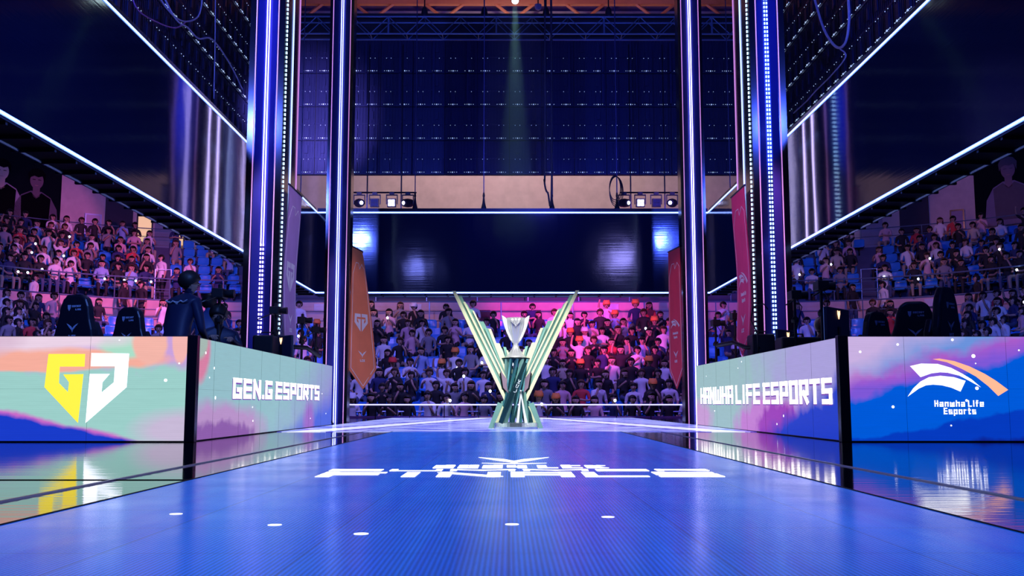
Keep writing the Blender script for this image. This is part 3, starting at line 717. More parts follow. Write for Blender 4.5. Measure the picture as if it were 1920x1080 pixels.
cable('loose violet cable on upper left screen wall, short strand', sp_([(245, -10), (262, 22), (300, 44), (330, 52), (350, 40)], XL), .014, mat('cable_violet', (.4, .15, .5), .4), 'loose cables on upper left wall')
cable('straight vertical cable on the upper left screen wall', sp_([(404, -20), (403, 90), (401, 185)], XL), .014, cbl, 'loose cables on upper left wall')
cable('thick pale cable loop on the upper right screen wall', sp_([(1525, -10), (1545, 55), (1568, 88), (1585, 80), (1592, 40), (1590, -10)], XR), .03, cbl, 'loose cables on upper right wall')
cable('thin pale cable sagging along the upper right screen wall', sp_([(1575, 92), (1586, 106), (1560, 140), (1530, 170), (1512, 190), (1488, 212)], XR), .016, cbl, 'loose cables on upper right wall')

# rigging chains holding the back screen
ctop = SZ1+.12
for px, n_, thick in ((778, 'first from the left', .012), (907, 'second from the left', .012), (1035, 'third from the left with black cable loops', .026), (1157, 'fourth from the left with coiled black cable', .014), (563, 'left of the slimmer left pillar', .012), (1370, 'right of the slimmer right pillar', .012)):
    x = at(px, 388, SY1+.2).x; x2 = at(px-3 if px < 1300 and px > 600 else px, 0, SY1+.2).x
    t = thing('rigging_chain', f'thin hoist chain carrying the back screen, {n_}', 'chain', (x, SY1+.2, ctop), 0, 'hoist chains above the back screen')
    MB().tube([(0, 0, .3), (0, 0, 9)], thick, 6).build('chain', mat('chain_blue', (.08, .09, .2), .4, .7), t)
    MB().lathe([(.07, 0), (.06, .06), (.035, .16), (.02, .3), (.03, .34), (.018, .42)], 12).build('hook', black_matte, t)
for k, (px, nm) in enumerate(((1029, 'black cable loop hanging by the third hoist chain'), )):
    a = at(px-7, 300, SY1+.1); z0 = a.z; x = a.x
    cable(nm, [(x+.02, SY1+.1, z0+8), (x, SY1+.1, z0+.3), (x-.02, SY1+.1, z0-.5), (x+.06, SY1+.1, z0-.8), (x+.16, SY1+.1, z0-.4), (x+.17, SY1+.1, z0+8)], .022, cbk)
g = MB()
cx, cz = at(1153, 352, SY1+.1).x, at(1153, 352, SY1+.1).z
for k in range(4):
    r = .15+.012*k; g.tube([(cx+r*.9*math.cos(a)+.012*k, SY1+.1+.01*k, cz+r*2.0*math.sin(a)-.03*k) for a in [2*PI*q/24 for q in range(25)]], .010, 5)
tag(g.build('cable_coil', cbk), 'coiled black cable hanging by the fourth hoist chain', 'cable')
# hoist motors
for px, lab in ((796, 'first from the left'), (908, 'second from the left'), (1024, 'third from the left'), (1141, 'fourth from the left')):
    x = at(px, 30, 29.9).x
    t = thing('chain_hoist', f'black chain hoist above the lattice truss, {lab}', 'hoist', (x, 29.9, UZ1+.7), 0, 'chain hoists on the lattice truss')
    bevel(MB().lathe([(.1, 0), (.12, .05), (.09, .25), (.05, .34)], 10).build('motor_housing', black_matte, t), .01)
    MB().tube([(0, 0, .3), (0, 0, 6)], .02, 6).build('chain', black_metal, t)

# ------------------------------------------------------------------ bars with moving lights
head_m = mat('lamp_housing', (.012, .012, .02), .4)
def moving_head(label, x, y, z, kind, on, aim):
    t = thing('moving_light', label, 'stage light', (x, y, z), 0, 'stage lights on the two hanging bars')
    MB().box(-.07, -.06, -.03, .07, .06, .03).build('clamp_base', head_m, t)
    yk = MB().box(-.16, -.03, -.06, .16, .03, -.03).box(-.17, -.03, -.32, -.145, .03, -.03).box(.145, -.03, -.32, .17, .03, -.03)
    bevel(yk.build('yoke', head_m, t), .006)
    R = Matrix.Translation((0, 0, -.28)) @ Euler((math.radians(98), 0, aim)).to_matrix().to_4x4()
    h = MB()
    if kind == 'beam': h.lathe([(.07, -.17), (.12, -.12), (.13, .02), (.11, .16), (.10, .18)], 20, 0, R)
    else:
        h.box(-.125, -.125, -.08, .125, .125, .10, 0, R)
        for i in range(5): h.box(-.115, -.115+.05*i, .1, .115, -.10+.05*i, .11, 0, R)
    bevel(h.build('head', head_m, t), .008)
    ln = MB()
    lm = mat('lens_on', (1, 1, 1), .3, emit=(.62, .60, 1), strength=7) if on else mat('lens_off', (.05, .06, .12), .1)
    if kind == 'beam': ln.lathe([(.055 if on else .09, .18), (.05, .19)], 16, 0, R)
    else:
        for i in range(2):
            for j in range(2): ln.box(-.1+.1*i+.008, -.1+.1*j+.008, .105, .1*i-.008, .1*j-.008, .115, 0, R)
    ln.build('lens', lm, t)
    return t
YB = 28.6
for side, xa, xb, heads, ps in (('left', 656, 781, [(674, 'beam', 'b', .5), (703, 'wash', 0, 0), (735, 'wash', 1, 0), (765, 'beam', 'b', -.7)], (688, 752)),
                                ('right', 1163, 1277, [(1170, 'beam', 'b', .7), (1200, 'wash', 1, 0), (1230, 'wash', 0, 0), (1260, 'beam', 'b', -.5)], (1183, 1247))):
    A = at(xa, 361, YB); B = at(xb, 361, YB)
    t = thing('lighting_bar', f'thin black hanging bar with four stage lights on the {side}', 'bar', (A.x, YB, A.z), 0)
    MB().tube([(0, 0, 0), (B.x-A.x, 0, 0)], .025, 8).build('pipe', black_metal, t)
    for p in ps:
        x = at(p, 361, YB).x-A.x; MB().tube([(x, .05, -.55), (x, .05, 4.5)], .02, 6).build('drop_pole', black_metal, t)
    for i, (px, kd, on, aim) in enumerate(heads):
        nm = ('round', 'square')[kd == 'wash']
        moving_head(f'{"lit" if on else "unlit"} {nm} stage light, {ordn(i+1)} from left on the {side} hanging bar', at(px, 361, YB).x, YB, A.z-.03, kd, bool(on), aim)
# ceiling spotlight with its beam in the haze
sx, sz = at(966, 2, 22).x, at(966, 2, 22).z
t = thing('spotlight', 'lit stage spotlight at the top centre sending a green beam down', 'spotlight', (sx, 22, sz))
q = (Vector((TX, TY, .9))-Vector((sx, 22, sz))).to_track_quat('-Z', 'Y').to_matrix().to_4x4()
bevel(MB().lathe([(.08, .03), (.10, .08), (.10, .3), (.06, .38)], 20, 0, q).build('housing', head_m, t), .004)
MB().lathe([(.075, .0), (.075, .02)], 20, 0, q).build('lens', mat('lens_mint', (1, 1, 1), .3, emit=(.7, 1, .95), strength=12), t)
spot('trophy_beam', (sx, 21.97, sz-.05), (TX, TY, .8), (.45, 1, .85), 2600, 6.6, .5, .06)
def haze_mat(name, dens, aniso=.3):
    m = bpy.data.materials.new(name); m.use_nodes = True; nt = m.node_tree; nt.nodes.clear()
    o = nt.nodes.new('ShaderNodeOutputMaterial'); v = nt.nodes.new('ShaderNodeVolumeScatter')
    v.inputs['Density'].default_value = dens; v.inputs['Anisotropy'].default_value = aniso; nt.links.new(v.outputs[0], o.inputs['Volume'])
    return m
dv = Vector((TX, TY, .9))-Vector((sx, 22, sz)); Ld = dv.length
hz = MB().lathe([(.75, -Ld*.72), (.75, -Ld*.4), (.5, -.15)], 16, 0, Matrix.Translation((sx, 22, sz)) @ q).build('stage_haze', haze_mat('stage_haze', .022))
tag(hz, 'thin stage haze catching the spotlight beam above the trophy', 'haze', kind='stuff')

# ------------------------------------------------------------------ roof
roof_m = mat('roof_sheet', (.30, .22, .45), .6); beam_m = mat('roof_beam_orange', (.75, .28, .12), .5)
RY = 42.0
z1 = at(960, 38, RY).z; z2 = at(960, 8, RY).z
struct('ceiling', MB().add([(-30, -3, 19.6), (30, -3, 19.6), (30, 48, 19.6), (-30, 48, 19.6), (-30, -3, 19.8), (30, -3, 19.8), (30, 48, 19.8), (-30, 48, 19.8)],
       [(0, 1, 2, 3), (7, 6, 5, 4)]) or MB(), roof_m) if False else struct('ceiling', MB().box(-30, -3, 19.8, 30, 48, 20), roof_m)
t = thing('roof_girder', 'orange steel roof girder with diagonal struts at top of the hall', 'girder', (0, RY, 0))
MB().box(-24, 0, z1-.02, 24, .25, z1+.22).build('lower_chord', beam_m, t)
MB().box(-24, 0, z2+.02, 24, .25, z2+.22).build('upper_chord', beam_m, t)
for k in range(-6, 7):
    b = MB(); x = at(965, 20, RY).x+k*3.1
    for dx in (-.9, .9): b.tube([(x, .12, z1+.1), (x+dx, .12, z2+.1)], .07, 6)
    b.build('diagonal_strut', beam_m, t)
struct('wall_gable', MB().box(-30, 46, 0, 30, 46.2, 20), mat('gable_sheet', (.28, .20, .42), .6, bump=((6, 1, .1), .5, .05)))
camd = at(1009, 12, 33)
t = thing('dome_camera', 'small white dome camera hanging below the roof girder', 'camera', camd)
MB().lathe([(.02, -.14), (.09, -.10), (.12, -.02), (.12, .06)], 16).build('dome', mat('dome_white', (.8, .8, .85), .3), t, smooth=True)
MB().tube([(0, 0, .06), (0, 0, 3)], .02, 6).build('stem', black_metal, t)

# ------------------------------------------------------------------ stands (straight middle, round corners)
XC, YC = 9.4, 28.0
def path(off, n=14, half=None):
    """polyline of the stand at a given set-back from the front row"""
    P = []; r = max(off, .01)
    for k in range(n+1):
        a = PI-(PI/2)*k/n; P.append((-XC+r*math.cos(a), YC+r*math.sin(a)))
    for k in range(n+1):
        a = PI/2-(PI/2)*k/n; P.append((XC+.1+r*math.cos(a), YC+r*math.sin(a)))
    return P
def place(off, s):
    """s metres along the row from the middle -> x, y, facing angle"""
    r = max(off, .01); sg = 1 if s >= 0 else -1; a = abs(s)
    if a <= XC: return s, YC+r, 0
    th = (a-XC)/r
    return sg*(XC+r*math.sin(th)), YC+r*math.cos(th), -sg*th
def ribbon(mb, off0, off1, z0, z1):
    A, B = path(off0), path(off1); n = len(A)
    vs = [(x, y, z0) for x, y in A]+[(x, y, z0) for x, y in B]+[(x, y, z1) for x, y in A]+[(x, y, z1) for x, y in B]
    fs = []
    for i in range(n-1):
        fs += [(i, i+1, 2*n+i+1, 2*n+i), (2*n+i, 2*n+i+1, 3*n+i+1, 3*n+i), (n+i+1, n+i, 3*n+i, 3*n+i+1), (i+1, i, n+i, n+i+1)]
    fs += [(0, 2*n, 3*n, n), (n-1, 2*n-1, 4*n-1, 3*n-1)]
    mb.add(vs, fs)
LR = [(.05+.8*k, -.72+.367*k) for k in range(10)]                # lower rows: set-back, floor height
ULR = [(9.45+.85*k, 4.1+.46*k) for k in range(6)]
stand_m = mat('stand_concrete', (.07, .08, .16), .7)
b = MB()
for off, z in LR: ribbon(b, max(.02, off-.35) if off > .1 else .02, off+.46, -1.5, z)
ribbon(b, 7.7, 8.95, -1.5, 2.95)
struct('stand_lower', b, stand_m)
b = MB()
for off, z in ULR: ribbon(b, off-.4, off+.45, 2.95, z)
ribbon(b, ULR[-1][0]+.45, 16.6, 2.95, 6.85)
struct('stand_upper', b, stand_m)
plaster = mat('plaster_beige', (.72, .52, .50), .8)
b = MB(); ribbon(b, 8.95, 9.05, 2.95, 4.12); struct('wall_parapet', b, plaster)
b = MB(); ribbon(b, 16.5, 16.7, 6.8, 18.5); struct('wall_back', b, mat('plaster_wall', (.74, .60, .56), .8, bump=((.3, .3, 6), .25, .02)))
def rail(name, label, off, zf, ht, bars, pn=2.0, r=.028, slo=-25, shi=25, post=True):
    t = thing(name, label, 'railing', (0, YC+off, zf)); t0 = Vector((0, YC+off, zf))
    b = MB()
    n = 60; pts = [place(off, slo+(shi-slo)*k/n) for k in range(n+1)]
    for bz in bars: b.tube([(x, y-t0.y, bz) for x, y, a in pts], r if bz == bars[0] else r*.6, 6)
    b.build('rail_tubes', steel_blue, t)
    if post:
        s = slo
        while s <= shi:
            x, y, a = place(off, s); MB().tube([(x, y-t0.y, 0), (x, y-t0.y, ht)], r*.8, 6).build('post', steel_blue, t); s += pn
    return t
mx = XC+9*1.3
rail('guard_railing', 'blue steel railing in front of the plaster wall behind the lower stand', 8.0, 2.95, 1.1, (1.1, .75, .4), 2.6, slo=-mx, shi=mx)
rail('guard_railing', 'blue steel railing along the front edge of the upper stand', 9.1, 4.1, .85, (.85, .45), 1.9, slo=-mx-1, shi=mx+1)
rail('guard_railing', 'blue steel railing along the walkway behind the upper stand', 14.6, 6.85, .85, (.85, .5), 2.4, .022, -XC-14, XC+14)
rail('guard_railing', 'blue steel railing crossing the middle of the centre stand', 4.42, .75, .95, (.95, .6), 2.9, .022, -XC-3, XC+3)
rail('guard_railing', 'low steel railing in front of the first centre row', -.35, -.8, .95, (.95, .55), 1.6, .02, -XC, XC)
# gates and dark stair openings between blocks of the upper stand
for sg, px, side in ((-1, 307, 'left'), (1, 1630, 'right')):
    x, y, a = None, None, None
    best = min(((abs(proj((*place(9.6, s)[:2], 4.8))[0]-px), s) for s in [sg*(XC-4+.1*k) for k in range(160)]))[1]
    x, y, a = place(9.55, best)
    t = thing('stair_gate', f'blue tube gate at the stair opening of the upper {side} stand', 'gate', (x, y, 4.1), a)
    b = MB(); b.tube([(-.28, 0, 0), (-.28, 0, 1.25), (.28, 0, 1.25), (.28, 0, 0)], .025, 6); b.build('frame_tube', steel_blue, t)
    b = MB(); b.tube([(-.28, 0, .8), (.28, 0, .8)], .016, 6); b.build('cross_tube', steel_blue, t); b = MB(); b.tube([(-.28, 0, .4), (.28, 0, .4)], .016, 6); b.build('cross_tube', steel_blue, t)

# --- things on the back wall
def s_for(px, off, z, sg):
    return min(((abs(proj((*place(off, s)[:2], z))[0]-px), s) for s in [sg*(.5+.05*k) for k in range(700)]))[1]
def wall_frame(px, off, z, sg):
    s = s_for(px, off, z, sg); x, y, a = place(off, s); return x, y, a
def poster(label, sg, pxa, pxb, z0, z1, bg, figs):
    off = 16.45; xa, ya, _ = wall_frame(pxa, off, (z0+z1)/2, sg); xb, yb, _ = wall_frame(pxb, off, (z0+z1)/2, sg)
    d = Vector((xb-xa, yb-ya, 0)); L = d.length; rz = math.atan2(d.y, d.x)
    t = thing('portrait_banner', label, 'banner', (xa, ya, z0), rz)
    MB().box(0, -.06, 0, L, -.03, z1-z0).build('banner_sheet', bg, t)
    for fx, fz, s, sk, jk, slv in figs:
        def E(cx, cz, rx, rz_, y, m, nm, ch=t):
            g_ = MB().prism([(fx+s*(cx+rx*math.cos(q*PI/10)), fz+s*(cz+rz_*math.sin(q*PI/10))) for q in range(20)], y-.004, y); return g_.build(nm, m, ch)
        def Pg(P, y, m, nm):
            return MB().prism([(fx+s*x_, fz+s*z_) for x_, z_ in P], y-.004, y).build(nm, m, t)
        Pg([(-.9, -1.9), (-.8, -.9), (-.55, -.45), (-.2, -.25), (.2, -.25), (.55, -.45), (.8, -.9), (.9, -1.9)], -.064, slv, 'printed_sleeve')
        Pg([(-.5, -1.7), (-.55, -.5), (-.2, -.3), (0, -.5), (.2, -.3), (.55, -.5), (.5, -1.7)], -.069, jk, 'printed_vest')
        Pg([(-.13, -.45), (-.13, 0), (.13, 0), (.13, -.45), (0, -.55)], -.069, sk, 'printed_neck')
        E(0, .18, .25, .34, -.073, sk, 'printed_face')
        Pg([(-.3, .15), (-.33, .45), (-.2, .62), (0, .68), (.2, .62), (.33, .45), (.3, .15), (.22, .38), (.05, .32), (-.1, .36), (-.22, .3)], -.078, jk, 'printed_hair')
        Pg([(-.16, .2), (-.05, .2), (-.05, .225), (-.16, .225)], -.078, jk, 'printed_eye'); Pg([(.05, .2), (.16, .2), (.16, .225), (.05, .225)], -.078, jk, 'printed_eye')
        Pg([(-.07, -.01), (.07, -.01), (.05, -.03), (-.05, -.03)], -.078, mat('print_lip', (.45, .2, .2), .6), 'printed_mouth')
    return t
pbk = mat('poster_dark', (.004, .008, .012), .9, spec=.05); psk = mat('poster_skin', (.70, .46, .38), .6); psk2 = mat('poster_skin_dim', (.16, .10, .13), .6)
pj = mat('poster_black', (.003, .003, .005), .9, spec=.05); psl = mat('poster_grey', (.35, .3, .38), .6); psl2 = mat('poster_grey_dim', (.10, .08, .12), .6)
zp0 = at(60, 402, 38).z; zp1 = at(60, 255, 38).z
poster('dark wall banner on the left printed with two young men in team jackets', -1, -60, 115, zp0, zp1+.6, pbk, [(1.2, 1.95, 1.05, psk, pj, psl), (2.55, 1.75, 1.05, psk2, pj, psl2)])
poster('dark wall banner on the right printed with one young man in white', 1, 1826, 1960, at(1880, 392, 38.5).z, zp1+.4, pbk, [(1.35, 1.75, 1.1, mat('poster_skin_violet', (.22, .14, .2), .6), psl2, mat('poster_white_violet', (.22, .18, .3), .6))])
def wall_box(name, label, cat, sg, pxa, pxb, py0, py1, m, depth=.06, off=16.45, frame=None):
    xa, ya, _ = wall_frame(pxa, off, 8, sg); xb, yb, _ = wall_frame(pxb, off, 8, sg)
    za = at((pxa+pxb)/2, py0, (ya+yb)/2).z; zb = at((pxa+pxb)/2, py1, (ya+yb)/2).z
    d = Vector((xb-xa, yb-ya, 0)); L = d.length
    t = thing(name, label, cat, (xa, ya, min(za, zb)), math.atan2(d.y, d.x)); h = abs(za-zb)
    MB().box(0, -depth, 0, L, 0, h).build('leaf' if cat == 'door' else 'panel', m, t)
    if frame:
        e = .06; MB().box(-e, -depth-.02, 0, 0, 0, h+e).box(L, -depth-.02, 0, L+e, 0, h+e).box(0, -depth-.02, h, L, 0, h+e).build('frame', frame, t)
    return t
dk = mat('dark_recess_shade', (.03, .03, .06), .8)  # near-black box colour stands in for the shade of the wall recesses
lit = mat('lit_window', (1, .8, .4), .5, emit=(1, .62, .28), strength=.7)
grey = mat('grey_panel', (.25, .26, .38), .7)
wall_box('service_door', 'pale service door with sign in the pink wall at upper left', 'door', -1, 162, 186, 440, 404, mat('door_pale', (.6, .5, .62), .5), frame=steel_blue)
wall_box('recess_shade_box', 'dark box standing for the shaded recess right of pink wall at upper left', 'recess_shade', -1, 196, 248, 440, 300, dk, .3)
wall_box('exit_window', 'warm lit exit window at the upper left stand', 'window', -1, 258, 284, 458, 400, lit, .1, frame=black_matte)
wall_box('wall_panel', 'grey wall panel right of the lit window at upper left', 'panel', -1, 290, 330, 470, 400, grey, .12)
wall_box('exit_window', 'smaller warm lit window beside grey panel at upper left', 'window', -1, 334, 344, 460, 425, lit, .1, frame=black_matte)
wall_box('service_door', 'pale framed service door in the wall at upper right', 'door', 1, 1784, 1806, 430, 396, mat('door_violet', (.35, .25, .4), .5), frame=chrome)
wall_box('recess_shade_box', 'dark box standing for the shaded recess left of the plain wall at upper right', 'recess_shade', 1, 1690, 1742, 440, 300, dk, .3)
wall_box('wall_panel', 'grey wall panel beside the stair at upper right', 'panel', 1, 1612, 1656, 466, 400, grey, .12)
for i, (px, side) in enumerate(((600, 'centre left'), (1150, 'centre right'), (780, 'left of the trophy'), (1745, 'right'))):
    x, y, a = wall_frame(px if i < 3 else px, 8.93, 3.9, -1 if px < 955 else 1)
    o = MB().box(-.22, -.02, 0, .22, 0, .28).build('paper_notice', mat('paper', (.75, .72, .85), .7), loc=(x, y-.0, 3.78), rot=(0, 0, a))
    tag(o, f'white paper notice taped on the plaster wall, {side}', 'notice')
for px, lab in ((905, 'left of the cup'), (1000, 'right of the cup')):
    p = at(px, 588, YC+8.6)
    t = thing('floor_monitor', f'dark box screen standing behind the back seats, {lab}', 'monitor', (p.x, p.y, 2.95), 0)
    bevel(MB().box(-.28, -.05, .45, .28, .05, .85).build('casing', black_matte, t), .01); MB().box(-.03, -.03, 0, .03, .03, .45).build('stand', black_metal, t)

# ------------------------------------------------------------------ people
def seg_d(p, a, b):
    ab = b-a; t = max(0, min(1, (p-a).dot(ab)/max(ab.length_squared, 1e-9))); return (p-(a+ab*t)).length
SK, SH, PT, HR = 0, 1, 2, 3
def skin_mesh(name, J, B, sub=1, haircut=None, wig=False):
    """J: name -> (xyz, r), B: (a, b, slot). One continuous skinned body."""
    me = bpy.data.meshes.new(name); ids = {k: i for i, k in enumerate(J)}
    me.from_pydata([J[k][0] for k in J], [(ids[a], ids[b]) for a, b, _ in B], [])
    o = bpy.data.objects.new(name, me); COL.objects.link(o)
    o.modifiers.new('s', 'SKIN')
    if not me.skin_vertices: 
        with bpy.context.temp_override(object=o, active_object=o): bpy.ops.mesh.customdata_skin_add()
    for k, i in ids.items():
        r = J[k][1]; me.skin_vertices[0].data[i].radius = r if isinstance(r, tuple) else (r, r)
        me.skin_vertices[0].data[i].use_root = (k == 'pelvis')
    m = o.modifiers.new('u', 'SUBSURF'); m.levels = sub; m.render_levels = sub
    dg = bpy.context.evaluated_depsgraph_get(); dg.update()
    out = bpy.data.meshes.new_from_object(o.evaluated_get(dg)); out.name = name
    bpy.data.objects.remove(o)
    out.materials.clear()
    V = {k: Vector(J[k][0]) for k in J}
    segs = [(V[a], V[b], (J[a][1] if not isinstance(J[a][1], tuple) else J[a][1][0]), (J[b][1] if not isinstance(J[b][1], tuple) else J[b][1][0]), s) for a, b, s in B]
    for p in out.polygons:
        c = p.center; best = min(segs, key=lambda q: seg_d(c, q[0], q[1])-min(q[2], q[3])*.9)
        s = best[4]
        if haircut and s == SK and haircut(c): s = HR
        p.material_index = s; p.use_smooth = True
    if wig:
        h = Vector(J['head'][0]); bm = bmesh.new(); bm.from_mesh(out); rows = []; nl, no = 7, 14
        for i in range(nl+1):
            rr = []
            for k in range(no):
                ph = 2*PI*k/no; fr = max(0, -math.sin(ph)); t_ = min(PI*.72*i/nl, PI*(.72-.40*fr**.5))
                rr.append(bm.verts.new(h+Vector((.122*math.sin(t_)*math.cos(ph), .022+.125*math.sin(t_)*math.sin(ph), .015+.128*math.cos(t_)))))
            rows.append(rr)
        for i in range(nl):
            for k in range(no):
                f = bm.faces.new((rows[i][k], rows[i+1][k], rows[i+1][(k+1) % no], rows[i][(k+1) % no])); f.material_index = HR; f.smooth = True
        def bx(x0, y0, z0, x1, y1, z1, mi):
            v = [bm.verts.new(h+Vector(p)) for p in ((x0, y0, z0), (x1, y0, z0), (x1, y1, z0), (x0, y1, z0), (x0, y0, z1), (x1, y0, z1), (x1, y1, z1), (x0, y1, z1))]
            for q in ((0, 3, 2, 1), (4, 5, 6, 7), (0, 1, 5, 4), (1, 2, 6, 5), (2, 3, 7, 6), (3, 0, 4, 7)): bm.faces.new([v[i] for i in q]).material_index = mi
        bx(-.052, -.112, -.012, -.024, -.09, .002, HR); bx(.024, -.112, -.012, .052, -.09, .002, HR)
        bx(-.012, -.125, -.045, .012, -.09, -.005, SK); bx(-.026, -.112, -.075, .026, -.09, -.064, HR)
        bm.to_mesh(out); bm.free()
    return out
def body_joints(pose, long_hair=False, lean=0.0, female=False):
    sw = .165 if not female else .145
    J = {'pelvis': ((0, 0, .53), (.15, .12)), 'belly': ((0, .03, .70), (.13, .10)), 'chest': ((0, .02-lean*.5, .92), (.15, .115)), 'ubk': ((0, .01-lean*.8, 1.035), (.13, .085)),
         'neck': ((0, -.005-lean, 1.115), .042), 'jaw': ((0, -.045-lean, 1.175), .066), 'head': ((0, -.025-lean, 1.25), .114), 'crown': ((0, -.005-lean, 1.315), .09)}
    B = [('pelvis', 'belly', SH), ('belly', 'chest', SH), ('chest', 'ubk', SH), ('ubk', 'neck', SH), ('neck', 'jaw', SK), ('jaw', 'head', SK), ('head', 'crown', SK)]
    arms = {'lap': ((.24, .0, .78), (.20, -.20, .66), (.08, -.32, .66)), 'phone': ((.22, -.08, .80), (.17, -.26, .92), (.06, -.34, 1.02)),
            'cheer': ((.28, -.04, 1.12), (.26, -.12, 1.33), (.22, -.15, 1.45)), 'cross': ((.24, -.03, .80), (.12, -.20, .80), (-.06, -.20, .83)),
            'chin': ((.2, -.12, .76), (.14, -.24, .95), (.05, -.17, 1.12)), 'stand': ((.22, .02, 1.12), (.24, -.05, .88), (.23, -.1, .76))}
    dz = 0
    if pose == 'stand':
        dz = .40
        J = {k: ((v[0][0], v[0][1], v[0][2]+dz), v[1]) for k, v in J.items()}
    for sg, n in ((-1, 'l'), (1, 'r')):
        e, w_, h = arms[pose if not isinstance(pose, tuple) else pose[0 if sg < 0 else 1]]
        if pose == 'stand': e, w_, h = (.21, .02, 1.18), (.23, -.05, .95), (.22, -.09, .83)
        J['sh'+n] = ((sg*(sw+.02), .01-lean*.8, 1.02+dz), .07); J['el'+n] = ((sg*e[0], e[1], e[2]), .045); J['wr'+n] = ((sg*w_[0], w_[1], w_[2]), .032); J['ha'+n] = ((sg*h[0], h[1], h[2]), .036)
        B += [('ubk', 'sh'+n, SH), ('sh'+n, 'el'+n, SH), ('el'+n, 'wr'+n, SK), ('wr'+n, 'ha'+n, SK)]
        if pose == 'stand':
            J['hi'+n] = ((sg*.09, 0, .88), .095); J['kn'+n] = ((sg*.10, -.01, .48), .065); J['an'+n] = ((sg*.10, .01, .09), .045); J['to'+n] = ((sg*.11, -.12, .045), .04)
        else:
            J['hi'+n] = ((sg*.09, -.05, .50), .09); J['kn'+n] = ((sg*.13, -.44, .50), .068); J['an'+n] = ((sg*.12, -.42, .09), .045); J['to'+n] = ((sg*.12, -.54, .045), .038)
        B += [('pelvis', 'hi'+n, PT), ('hi'+n, 'kn'+n, PT), ('kn'+n, 'an'+n, PT), ('an'+n, 'to'+n, HR)]
    if long_hair:
        h = J['head'][0]; 
        for sg, n in ((-1, 'l'), (1, 'r')):
            J['ha1'+n] = ((sg*.07, h[1]+.05, h[2]-.02), .06); J['ha2'+n] = ((sg*.085, h[1]+.05, h[2]-.16), .045); J['ha3'+n] = ((sg*.09, h[1]+.03, h[2]-.28), .028)
            B += [('head', 'ha1'+n, HR), ('ha1'+n, 'ha2'+n, HR), ('ha2'+n, 'ha3'+n, HR)]
    hc = J['head'][0]
    cut = lambda c: c.z > hc[2]-.10 and abs(c.x) < .14 and (Vector(c)-Vector(hc)).length < .19 and (c.z > hc[2]+.03 or c.y > hc[1]-.01)
    return J, B, cut
VAR = []
for pose, lh, ln in (('lap', False, .02), ('lap', True, .0), ('phone', False, .04), ('phone', True, .03), (('cross', 'cross'), False, -.02), (('chin', 'lap'), True, .05), (('lap', 'chin'), False, .04), (('cheer', 'phone'), False, .0), (('cheer', 'cheer'), True, .0)):
    J, B, cut = body_joints(pose, lh, ln, lh); VAR.append((skin_mesh('spectator', J, B, 1, cut, True), lh, pose, dict(J)))
J, B, cut = body_joints('stand', False); STANDER = (skin_mesh('spectator', J, B, 1, cut, True), False, 'stand', dict(J))
J, B, cut = body_joints('stand', True, 0, True); STANDER2 = (skin_mesh('spectator', J, B, 1, cut, True), True, 'stand', dict(J))

skins = [mat('skin_light', (.52, .31, .23), .6), mat('skin_tan', (.42, .25, .18), .6)]
shirts = [('white', mat('shirt_white', (.78, .78, .80), .8), 9), ('black', mat('shirt_black', (.015, .015, .02), .8), 12), ('grey', mat('shirt_grey', (.25, .25, .28), .8), 3), ('navy', mat('shirt_navy', (.02, .03, .12), .8), 3),
          ('pale pink', mat('shirt_pink', (.75, .45, .5), .8), 2), ('light blue', mat('shirt_light_blue', (.3, .45, .75), .8), 2), ('beige', mat('shirt_beige', (.6, .5, .38), .8), 1), ('red', mat('shirt_red', (.6, .05, .06), .8), 1)]
hairs = [('black', mat('hair_black', (.012, .01, .012), .5), 9), ('brown', mat('hair_brown', (.07, .035, .02), .5), 3)]
pants = [mat('trousers_black', (.02, .02, .025), .8), mat('trousers_denim', (.06, .09, .18), .8), mat('trousers_beige', (.4, .33, .25), .8)]
cap_o = mat('cap_orange', (.95, .28, .06), .7); cap_w = mat('cap_white', (.8, .8, .85), .7); cap_r = mat('cap_red', (.8, .05, .05), .7)
def cap_mesh(nm, m):
    b = MB().lathe([(.135, -.015), (.135, .03), (.126, .085), (.09, .13), (.03, .15)], 14)
    b.box(-.08, -.20, -.012, .08, -.09, .005)
    b.lathe([(.035, .08), (.03, .14), (.005, .155)], 8, 0, Matrix.Translation((-.075, 0, 0))); b.lathe([(.035, .08), (.03, .14), (.005, .155)], 8, 0, Matrix.Translation((.075, 0, 0)))
    return b.mesh(nm, m, True)
CAPS = [('orange', cap_mesh('cap', cap_o)), ('white', cap_mesh('cap', cap_w)), ('red', cap_mesh('cap', cap_r))]
seat_m = mat('seat_plastic_blue', (.03, .28, .80), .28, 0, spec=.6)
